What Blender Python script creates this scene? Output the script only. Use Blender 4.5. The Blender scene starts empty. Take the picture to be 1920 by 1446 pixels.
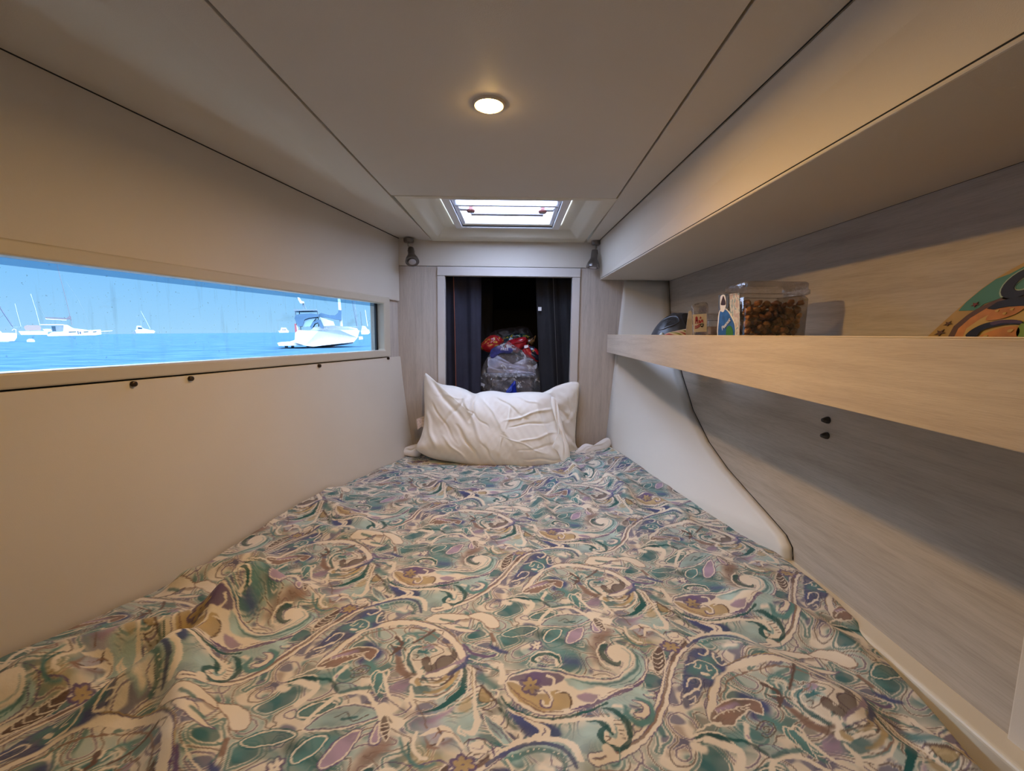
import bpy, bmesh, math, random
import numpy as np
from mathutils import Vector, Matrix
random.seed(7)
SC = bpy.context.scene
COL = SC.collection
R = math.radians

# ------------------------------------------------------------------ camera
EYE = Vector((0, 0, 1.1)); FPX = 820.0; PITCH = math.atan(97 / FPX); ROLL = R(.7)
cam_d = bpy.data.cameras.new('camera'); cam = bpy.data.objects.new('camera', cam_d); COL.objects.link(cam)
cam_d.sensor_width = 36; cam_d.lens = 36 * FPX / 1920; cam_d.clip_start = .02; cam_d.clip_end = 5000
cam.matrix_world = Matrix.Translation(EYE) @ Matrix.Rotation(math.pi / 2 - PITCH, 4, 'X') @ Matrix.Rotation(ROLL, 4, 'Z')
SC.camera = cam

# ------------------------------------------------------------------ world, lights, exposure
SC.view_settings.view_transform = 'Standard'; SC.view_settings.look = 'None'
SC.view_settings.exposure = 0.0; SC.view_settings.gamma = 1; SC.view_settings.use_curve_mapping = False
world = bpy.data.worlds.new('sky'); SC.world = world; world.use_nodes = True
wn = world.node_tree; wn.nodes.clear()
w_out = wn.nodes.new('ShaderNodeOutputWorld'); w_bg = wn.nodes.new('ShaderNodeBackground')
w_tc = wn.nodes.new('ShaderNodeTexCoord'); w_sep = wn.nodes.new('ShaderNodeSeparateXYZ'); w_ramp = wn.nodes.new('ShaderNodeValToRGB')
wn.links.new(w_tc.outputs['Generated'], w_sep.inputs[0]); wn.links.new(w_sep.outputs['Z'], w_ramp.inputs[0])
wn.links.new(w_ramp.outputs[0], w_bg.inputs[0]); wn.links.new(w_bg.outputs[0], w_out.inputs[0])
cr = w_ramp.color_ramp
cr.elements[0].position = 0; cr.elements[0].color = (.0262, .0475, .066, 1)
cr.elements[1].position = .10; cr.elements[1].color = (.0172, .040, .066, 1)
e = cr.elements.new(.16); e.color = (.0150, .037, .065, 1)
e = cr.elements.new(.45); e.color = (.60, .80, 1.1, 1)
e = cr.elements.new(1.0); e.color = (1.35, 1.62, 2.0, 1)
w_bg.inputs[1].default_value = 16

def area_light(name, loc, rot, size, power, col, size_y=None, portal=False, shape='RECTANGLE', spread=None):
    d = bpy.data.lights.new(name, 'AREA'); d.shape = shape; d.size = size
    if size_y: d.size_y = size_y
    d.energy = power; d.color = col
    if spread: d.spread = spread
    if portal: d.cycles.is_portal = True
    o = bpy.data.objects.new(name, d); COL.objects.link(o); o.location = loc; o.rotation_euler = rot
    return o
LAMP = (-.051, .902)
area_light('downlight_beam', (LAMP[0], LAMP[1], 1.519), (0, 0, 0), .046, 6.8, (1, .60, .20), shape='DISK')
area_light('hatch_portal', (-.03, 1.80, 1.70), (0, 0, 0), .40, 1, (1, 1, 1), .34, portal=True)
area_light('window_portal', (-.80, 1.25, 1.12), (0, R(-90), R(-15.4)), .22, 1, (1, 1, 1), 1.75, portal=True)
area_light('aft_fill_light', (.05, -.50, 1.30), (R(70), 0, 0), .8, .35, (.86, .92, 1), .45)  # added soft fill from behind the camera

# ------------------------------------------------------------------ geometry helpers
def ray(px, py):
    u = (px - 960) / FPX; v = (723 - py) / FPX
    u2 = u * math.cos(ROLL) - v * math.sin(ROLL); v2 = u * math.sin(ROLL) + v * math.cos(ROLL)
    return Vector((u2, math.cos(PITCH) + v2 * math.sin(PITCH), v2 * math.cos(PITCH) - math.sin(PITCH)))
def hit(px, py, p, n):
    d = ray(px, py); n = Vector(n); t = (Vector(p) - EYE).dot(n) / d.dot(n); return EYE + d * t
def at_y(px, py, y): return hit(px, py, (0, y, 0), (0, 1, 0))
def at_z(px, py, z): return hit(px, py, (0, 0, z), (0, 0, 1))
def at_x(px, py, x): return hit(px, py, (x, 0, 0), (1, 0, 0))

def new_obj(name, me, mat, parent=None):
    o = bpy.data.objects.new(name, me); COL.objects.link(o)
    if mat is not None and len(me.materials) == 0: me.materials.append(mat)
    if parent is not None: o.parent = parent
    return o
def raw(name, verts, faces, mat, parent=None, smooth=False):
    me = bpy.data.meshes.new(name); me.from_pydata([tuple(v) for v in verts], [], faces); me.update()
    bm = bmesh.new(); bm.from_mesh(me); bmesh.ops.recalc_face_normals(bm, faces=bm.faces); bm.to_mesh(me); bm.free()
    if smooth: me.polygons.foreach_set('use_smooth', [True] * len(me.polygons))
    return new_obj(name, me, mat, parent)
def tag(o, label=None, cat=None, group=None, kind=None):
    if label: o['label'] = label
    if cat: o['category'] = cat
    if group: o['group'] = group
    if kind: o['kind'] = kind
    return o
def empty(name, loc, label, cat, group=None):
    o = bpy.data.objects.new(name, None); COL.objects.link(o); o.location = loc; o.empty_display_size = .05
    return tag(o, label, cat, group)
class MB:
    def __init__(s): s.bm = bmesh.new()
    def hexa(s, a, b):
        va = [s.bm.verts.new(v) for v in a]; vb = [s.bm.verts.new(v) for v in b]; n = len(a)
        s.bm.faces.new(va); s.bm.faces.new(vb[::-1])
        for i in range(n): s.bm.faces.new((va[i], va[(i + 1) % n], vb[(i + 1) % n], vb[i]))
        return s
    def slab(s, pts, off):
        off = Vector(off); pts = [Vector(p) for p in pts]; return s.hexa(pts, [p + off for p in pts])
    def box(s, lo, hi):
        x0, y0, z0 = lo; x1, y1, z1 = hi
        return s.slab([(x0, y0, z0), (x1, y0, z0), (x1, y1, z0), (x0, y1, z0)], (0, 0, z1 - z0))
    def tube(s, pts, r, n=10, cap=True):
        pts = [Vector(p) for p in pts]; rings = []
        rr = r if isinstance(r, (list, tuple)) else [r] * len(pts)
        for i, p in enumerate(pts):
            t = (pts[min(i + 1, len(pts) - 1)] - pts[max(i - 1, 0)]).normalized()
            a = Vector((0, 0, 1)) if abs(t.z) < .9 else Vector((1, 0, 0))
            u = t.cross(a).normalized(); w = t.cross(u)
            rings.append([s.bm.verts.new(p + (u * math.cos(2 * math.pi * k / n) + w * math.sin(2 * math.pi * k / n)) * rr[i]) for k in range(n)])
        for a, b in zip(rings, rings[1:]):
            for k in range(n): s.bm.faces.new((a[k], a[(k + 1) % n], b[(k + 1) % n], b[k]))
        if cap: s.bm.faces.new(rings[0][::-1]); s.bm.faces.new(rings[-1])
        return s
    def lathe(s, prof, M=Matrix(), n=24):
        rings = []
        for r, z in prof:
            rings.append([s.bm.verts.new(M @ Vector((max(r, 1e-4) * math.cos(2 * math.pi * k / n), max(r, 1e-4) * math.sin(2 * math.pi * k / n), z))) for k in range(n)])
        for a, b in zip(rings, rings[1:]):
            for k in range(n): s.bm.faces.new((a[k], a[(k + 1) % n], b[(k + 1) % n], b[k]))
        s.bm.faces.new(rings[0][::-1]); s.bm.faces.new(rings[-1])
        return s
    def ball(s, c, r, sub=2, sc=(1, 1, 1)):
        g = bmesh.ops.create_icosphere(s.bm, subdivisions=sub, radius=1)
        for v in g['verts']: v.co = Vector(c) + Vector((v.co.x * r * sc[0], v.co.y * r * sc[1], v.co.z * r * sc[2]))
        return s
    def build(s, name, mat, parent=None, smooth=False, bevel=0, seg=2):
        bmesh.ops.recalc_face_normals(s.bm, faces=s.bm.faces)
        me = bpy.data.meshes.new(name); s.bm.to_mesh(me); s.bm.free()
        if smooth: me.polygons.foreach_set('use_smooth', [True] * len(me.polygons))
        o = new_obj(name, me, mat, parent)
        if bevel:
            m = o.modifiers.new('bevel', 'BEVEL'); m.width = bevel; m.segments = seg; m.limit_method = 'ANGLE'; m.angle_limit = R(40)
            m.harden_normals = False
        if smooth and hasattr(me, 'set_sharp_from_angle'): me.set_sharp_from_angle(angle=R(42))
        return o
def ring_frame(outer, inner, off):
    """a picture-frame ring from two quads, extruded by off"""
    m = MB(); off = Vector(off); A = [m.bm.verts.new(Vector(p)) for p in outer]; B = [m.bm.verts.new(Vector(p)) for p in inner]
    A2 = [m.bm.verts.new(Vector(p) + off) for p in outer]; B2 = [m.bm.verts.new(Vector(p) + off) for p in inner]; n = len(outer)
    for i in range(n):
        j = (i + 1) % n
        m.bm.faces.new((A[i], A[j], B[j], B[i])); m.bm.faces.new((A2[i], B2[i], B2[j], A2[j]))
        m.bm.faces.new((A[i], A2[i], A2[j], A[j])); m.bm.faces.new((B[i], B[j], B2[j], B2[i]))
    return m

# ------------------------------------------------------------------ materials
def node_mat(name):
    m = bpy.data.materials.new(name); m.use_nodes = True; nt = m.node_tree; b = nt.nodes['Principled BSDF']; return m, nt, b
def pbr(name, col, rough=.5, metal=0, noise=0, nscale=30, bump=0, bscale=200, spec=.5, stretch=None, emit=None, estr=0, trans=0, sheen=0):
    m, nt, b = node_mat(name)
    b.inputs['Base Color'].default_value = (*col, 1); b.inputs['Roughness'].default_value = rough; b.inputs['Metallic'].default_value = metal
    b.inputs['Specular IOR Level'].default_value = spec; b.inputs['Transmission Weight'].default_value = trans; b.inputs['Sheen Weight'].default_value = sheen
    if emit: b.inputs['Emission Color'].default_value = (*emit, 1); b.inputs['Emission Strength'].default_value = estr
    tc = nt.nodes.new('ShaderNodeTexCoord'); mp = nt.nodes.new('ShaderNodeMapping'); nt.links.new(tc.outputs['Object'], mp.inputs[0])
    if stretch: mp.inputs['Scale'].default_value = stretch
    if noise:
        n = nt.nodes.new('ShaderNodeTexNoise'); n.inputs['Scale'].default_value = nscale; n.inputs['Detail'].default_value = 6; nt.links.new(mp.outputs[0], n.inputs[0])
        r = nt.nodes.new('ShaderNodeValToRGB'); r.color_ramp.elements[0].position = .3; r.color_ramp.elements[1].position = .7
        r.color_ramp.elements[0].color = (*[c * (1 - noise) for c in col], 1); r.color_ramp.elements[1].color = (*[min(1, c * (1 + noise * .6)) for c in col], 1)
        nt.links.new(n.outputs[0], r.inputs[0]); nt.links.new(r.outputs[0], b.inputs['Base Color'])
    if bump:
        n = nt.nodes.new('ShaderNodeTexNoise'); n.inputs['Scale'].default_value = bscale; n.inputs['Detail'].default_value = 3; nt.links.new(mp.outputs[0], n.inputs[0])
        bp = nt.nodes.new('ShaderNodeBump'); bp.inputs['Strength'].default_value = bump; bp.inputs['Distance'].default_value = .002
        nt.links.new(n.outputs[0], bp.inputs['Height']); nt.links.new(bp.outputs[0], b.inputs['Normal'])
    return m
def wood(name, light, dark, scale):
    """bleached laminate: fine grain streaks stretched along one axis"""
    m, nt, b = node_mat(name); b.inputs['Roughness'].default_value = .48; b.inputs['Specular IOR Level'].default_value = .35
    tc = nt.nodes.new('ShaderNodeTexCoord')
    def layer(k, sc, det, lo, hi, dist=0):
        mp = nt.nodes.new('ShaderNodeMapping'); mp.inputs['Scale'].default_value = [a * k for a in scale]; nt.links.new(tc.outputs['Object'], mp.inputs[0])
        n = nt.nodes.new('ShaderNodeTexNoise'); n.inputs['Scale'].default_value = sc; n.inputs['Detail'].default_value = det; n.inputs['Distortion'].default_value = dist
        nt.links.new(mp.outputs[0], n.inputs[0]); r = nt.nodes.new('ShaderNodeMapRange'); r.inputs[1].default_value = lo; r.inputs[2].default_value = hi
        nt.links.new(n.outputs[0], r.inputs[0]); return r.outputs[0]
    a = layer(1, 2.2, 8, .38, .68, .5); f = layer(4, 5, 5, .42, .72); s = layer(.45, 1.6, 5, .55, .75, 1.6)
    mx = nt.nodes.new('ShaderNodeMix'); mx.data_type = 'RGBA'; mx.inputs[6].default_value = (*light, 1); mx.inputs[7].default_value = (*dark, 1)
    ad = nt.nodes.new('ShaderNodeMath'); ad.operation = 'MULTIPLY_ADD'; ad.inputs[1].default_value = .55; nt.links.new(a, ad.inputs[0])
    f2 = nt.nodes.new('ShaderNodeMath'); f2.operation = 'MULTIPLY'; f2.inputs[1].default_value = .4; nt.links.new(f, f2.inputs[0]); nt.links.new(f2.outputs[0], ad.inputs[2])
    s2 = nt.nodes.new('ShaderNodeMath'); s2.operation = 'MULTIPLY_ADD'; s2.inputs[1].default_value = .45; nt.links.new(s, s2.inputs[0]); nt.links.new(ad.outputs[0], s2.inputs[2]); s2.use_clamp = True
    nt.links.new(s2.outputs[0], mx.inputs[0]); nt.links.new(mx.outputs[2], b.inputs['Base Color'])
    bp = nt.nodes.new('ShaderNodeBump'); bp.inputs['Strength'].default_value = .12; bp.inputs['Distance'].default_value = .001; nt.links.new(f, bp.inputs['Height']); nt.links.new(bp.outputs[0], b.inputs['Normal'])
    return m
def film(name, col=(1, 1, 1), gloss=.25, rough=.12, haze_glint=.0, bump=.5, bscale=14, blo=.52, bhi=.7, fk=.7):
    """thin clear plastic: see-through with crinkled gloss, plus pale streaks coloured in as highlights"""
    m = bpy.data.materials.new(name); m.use_nodes = True; nt = m.node_tree; nt.nodes.clear()
    o = nt.nodes.new('ShaderNodeOutputMaterial'); t = nt.nodes.new('ShaderNodeBsdfTransparent'); g = nt.nodes.new('ShaderNodeBsdfGlossy'); mix = nt.nodes.new('ShaderNodeMixShader')
    t.inputs[0].default_value = (*col, 1); g.inputs['Roughness'].default_value = rough
    n = nt.nodes.new('ShaderNodeTexNoise'); n.inputs['Scale'].default_value = bscale; n.inputs['Detail'].default_value = 4; n.inputs['Distortion'].default_value = .8
    tc = nt.nodes.new('ShaderNodeTexCoord'); nt.links.new(tc.outputs['Object'], n.inputs[0])
    bp = nt.nodes.new('ShaderNodeBump'); bp.inputs['Strength'].default_value = bump; bp.inputs['Distance'].default_value = .03; nt.links.new(n.outputs[0], bp.inputs['Height']); nt.links.new(bp.outputs[0], g.inputs['Normal'])
    lw = nt.nodes.new('ShaderNodeLayerWeight'); lw.inputs[0].default_value = .35; nt.links.new(bp.outputs[0], lw.inputs['Normal'])
    ma = nt.nodes.new('ShaderNodeMath'); ma.operation = 'MULTIPLY_ADD'; ma.inputs[1].default_value = fk; ma.inputs[2].default_value = gloss * .35; nt.links.new(lw.outputs['Fresnel'], ma.inputs[0]); ma.use_clamp = True
    nt.links.new(ma.outputs[0], mix.inputs[0]); nt.links.new(t.outputs[0], mix.inputs[1]); nt.links.new(g.outputs[0], mix.inputs[2])
    last = mix.outputs[0]
    if haze_glint:
        d = nt.nodes.new('ShaderNodeBsdfDiffuse'); d.inputs[0].default_value = (.7, .7, .74, 1); m2 = nt.nodes.new('ShaderNodeMixShader')  # pale diffuse colour mixed in along the noise, imitating highlights on the plastic
        r = nt.nodes.new('ShaderNodeMapRange'); r.inputs[1].default_value = blo; r.inputs[2].default_value = bhi; r.inputs[3].default_value = haze_glint * .12; r.inputs[4].default_value = haze_glint; nt.links.new(n.outputs[0], r.inputs[0])
        nt.links.new(r.outputs[0], m2.inputs[0]); nt.links.new(last, m2.inputs[1]); nt.links.new(d.outputs[0], m2.inputs[2]); last = m2.outputs[0]
    nt.links.new(last, o.inputs[0]); return m

M = {}
M['vinyl'] = pbr('cream_vinyl_panel', (.60, .545, .465), .55, noise=.03, nscale=3, bump=.12, bscale=700, spec=.3)
M['vinyl2'] = pbr('cream_vinyl_lower_panel', (.62, .56, .47), .5, noise=.03, nscale=3, bump=.12, bscale=700, spec=.3)
M['grp'] = pbr('cream_gelcoat', (.66, .60, .47), .28, spec=.5)
M['grp_white'] = pbr('white_gelcoat_moulding', (.66, .63, .56), .42, noise=.02, nscale=4, spec=.4)
M['frame'] = pbr('window_frame_beige', (.52, .46, .36), .42, bump=.05, bscale=400)
M['woodx'] = wood('bleached_oak_hull_lining', (.48, .42, .34), (.345, .292, .228), (10, 1.3, 20))
M['woodz'] = wood('bleached_oak_bulkhead', (.53, .47, .41), (.385, .335, .29), (26, 14, 1.6))
M['woodshelf'] = wood('bleached_oak_shelf', (.60, .51, .41), (.47, .385, .30), (12, 1.8, 36))
M['trimgrey'] = pbr('pale_grey_trim', (.55, .51, .47), .45, noise=.03, nscale=5)
M['edge'] = pbr('pale_edge_band', (.72, .60, .42), .4)
M['dark'] = pbr('dark_backing', (.012, .011, .010), .8)
M['dark_panel'] = pbr('black_locker_lining', (.010, .011, .013), .75, noise=.2, nscale=6)
M['black'] = pbr('black_rubber', (.015, .013, .012), .45)
M['screw'] = pbr('bronze_screw', (.05, .032, .02), .4, metal=.7)
M['chrome'] = pbr('brushed_nickel', (.42, .40, .38), .25, metal=1)
M['nickel'] = pbr('dark_nickel', (.20, .185, .175), .32, metal=.9)
M['alu'] = pbr('aluminium_frame', (.62, .62, .66), .3, metal=.6)
M['sheet'] = pbr('white_cotton', (.72, .70, .67), .85, bump=.1, bscale=500, sheen=.2)
M['pillow'] = pbr('white_pillow_cotton', (.80, .775, .72), .62, noise=.02, nscale=8, bump=.10, bscale=400, sheen=.3)
M['mattress'] = pbr('mattress_ticking', (.55, .52, .47), .85)
M['navy'] = pbr('navy_fabric', (.022, .022, .038), .85, noise=.25, nscale=9, bump=.3, bscale=60)
M['blackcloth'] = pbr('black_fabric', (.010, .010, .013), .85, noise=.3, nscale=9, bump=.3, bscale=60)
M['orange'] = pbr('orange_piping', (.30, .09, .05), .6)
M['helmet'] = pbr('dark_grey_helmet_shell', (.035, .04, .05), .38)
M['white'] = pbr('white_plastic', (.75, .75, .75), .4)

# ------------------------------------------------------------------ the bedspread's printed pattern, drawn as strokes and fills on a repeating lattice
LAT1=np.array([.378,.243]); LAT2=np.array([.288,-.348]); MI=np.linalg.inv(np.array([LAT1,LAT2]).T); TN=760
DYE={'C':(.68,.61,.495),'L':(.30,.41,.39),'G':(.07,.17,.165),'T':(.018,.11,.12),'D':(.008,.065,.062),'N':(.045,.058,.15),'P':(.10,.068,.14),
     'K':(.085,.052,.042),'B':(.19,.12,.09),'Y':(.37,.27,.125),'M':(.27,.20,.27)}
def tile_noise(seed,freqs,n=14):
    rg=np.random.RandomState(seed); a=np.arange(TN)/TN; A,B=np.meshgrid(a,a,indexing='ij'); z=np.zeros((TN,TN))
    for f in freqs:
        for _ in range(n):
            i,j=rg.randint(-f,f+1,2); z+=np.sin(2*np.pi*(i*A+j*B)+rg.rand()*6.28)/f**.55
    return z/z.std()
def smooth_line(P,closed=False,k=7):
    P=[np.array(p,float) for p in P]; n=len(P)
    if n<3: return P
    out=[]
    for i in range(n if closed else n-1):
        p0=P[(i-1)%n] if (closed or i>0) else P[0]; p1=P[i]; p2=P[(i+1)%n]; p3=P[(i+2)%n] if (closed or i+2<n) else P[-1]
        for s in range(k):
            t=s/k; out.append(.5*((2*p1)+(p2-p0)*t+(2*p0-5*p1+4*p2-p3)*t*t+(3*p1-p0-3*p2+p3)*t**3))
    if not closed: out.append(P[-1])
    return out
def paint_tile(PRINT):
    wx=(tile_noise(1,(9,17,31))+.45*tile_noise(7,(45,80)))*.0009; wy=(tile_noise(2,(9,17,31))+.45*tile_noise(8,(45,80)))*.0009; wash=tile_noise(3,(3,6,11,19))
    wash2=tile_noise(4,(4,7,13))
    img=np.empty((TN,TN,3)); 
    t=np.clip(.5+wash2*.5,0,1)[...,None]; img[:]=np.array(DYE['C'])*(.86+.14*t)
    g=np.clip(wash*1.2-.1,0,1)[...,None]; img=img*(1-.75*g)+np.array(DYE['L'])*.75*g
    g=np.clip(wash2*1.5-1.5,0,1)[...,None]; img=img*(1-.6*g)+np.array(DYE['B'])*.6*g
    def lay(mask,c,op):
        nonlocal img
        mask=(mask*op)[...,None]; img=img*(1-mask)+np.array(DYE[c])*mask
    n5=tile_noise(5,(5,8,12)); n6=tile_noise(6,(5,8,10))+.03*tile_noise(9,(40,70)); gx,gy=np.gradient(n6); gm=np.hypot(gx,gy)+.004
    lay(np.clip((n5-.30)*2.4,0,1)*np.clip(.7+.3*wash,0,1),'G',.8); lay(np.clip((-n5-1.0)*3,0,1),'N',.75)
    for lv,c_,wd in ((-.8,'P',2.),(.1,'K',1.7),(.9,'G',3.)):
        d=np.abs(n6-lv)/gm; lay(np.clip(wd*1.7+.8-d,0,1),'C',.85); lay(np.clip(wd-d+.5,0,1),c_,.85)
    lay(np.clip((n6-1.35)*6,0,1),'T',.8)
    def win(lo,hi):
        cs=np.array([[lo[0],lo[1]],[hi[0],lo[1]],[lo[0],hi[1]],[hi[0],hi[1]]])@MI.T*TN
        i0,j0=np.floor(cs.min(0)).astype(int)-1; i1,j1=np.ceil(cs.max(0)).astype(int)+2
        i1=min(i1,i0+TN); j1=min(j1,j0+TN)
        I=np.arange(i0,i1); J=np.arange(j0,j1); ix=np.ix_(I%TN,J%TN); A,B=np.meshgrid(I/TN,J/TN,indexing='ij')
        return ix, A*LAT1[0]+B*LAT2[0]+wx[ix], A*LAT1[1]+B*LAT2[1]+wy[ix]
    def seg(m,p,q,ra,rb,s):
        r=max(ra,rb)+s*1.6+.001; ix,X,Y=win(np.minimum(p,q)-r,np.maximum(p,q)+r)
        d=q-p; L=max((d*d).sum(),1e-12); t=np.clip(((X-p[0])*d[0]+(Y-p[1])*d[1])/L,0,1)
        D=np.hypot(X-p[0]-t*d[0],Y-p[1]-t*d[1]); a=np.clip((ra+(rb-ra)*t-D)/s+.5,0,1); m[ix]=np.maximum(m[ix],a)
    for kind,col,w,soft,op,pts in PRINT:
        P=[np.array(p)/1000. for p in pts]; m=np.zeros((TN,TN)); s=.0005+soft*.0011
        if kind=='s':
            cl=len(P)>3 and np.allclose(P[0],P[-1]); Q=smooth_line(P[:-1],True)+[P[0]] if cl else smooth_line(P); n=len(Q)
            wl=w if len(w)>1 else w*2
            R=np.interp(np.linspace(0,1,n),np.linspace(0,1,len(wl)),wl)/2000.; 
            R=np.maximum(R,.0009)
            for i in range(n-1): seg(m,Q[i],Q[i+1],R[i],R[i+1],s)
        elif kind=='d':
            Q=smooth_line(P); acc=0
            for i in range(len(Q)-1):
                acc+=np.hypot(*(Q[i+1]-Q[i]))
                if acc>w[1]/1000.: acc=0; seg(m,Q[i],Q[i]+1e-5,w[0]/2000.,w[0]/2000.,s)
        else:
            Q=np.array(smooth_line(P,True,5)); ix,X,Y=win(Q.min(0)-.004-s,Q.max(0)+.004+s)
            ins=np.zeros(X.shape,bool); D=np.full(X.shape,9.)
            for i in range(len(Q)):
                p,q=Q[i],Q[(i+1)%len(Q)]; d=q-p; L=max((d*d).sum(),1e-12)
                c=((p[1]>Y)!=(q[1]>Y))&(X<(q[0]-p[0])*(Y-p[1])/(q[1]-p[1]+1e-15)+p[0]); ins^=c
                t=np.clip(((X-p[0])*d[0]+(Y-p[1])*d[1])/L,0,1); D=np.minimum(D,np.hypot(X-p[0]-t*d[0],Y-p[1]-t*d[1]))
            m[ix]=np.clip(np.where(ins,D,-D)/s+.5,0,1)
        m*=op
        v=1.0 if col in 'C' else None
        c=np.array(DYE[col]); k=np.clip(.5+.35*wash,0,1)[...,None]
        cc=c*(1+.0*k) if col=='C' else c*(.75+.6*k)
        al=m[...,None]*(1 if col=='C' else (.80+.2*k))
        img=img*(1-al)+cc*al
    return img.astype(np.float32)
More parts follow.
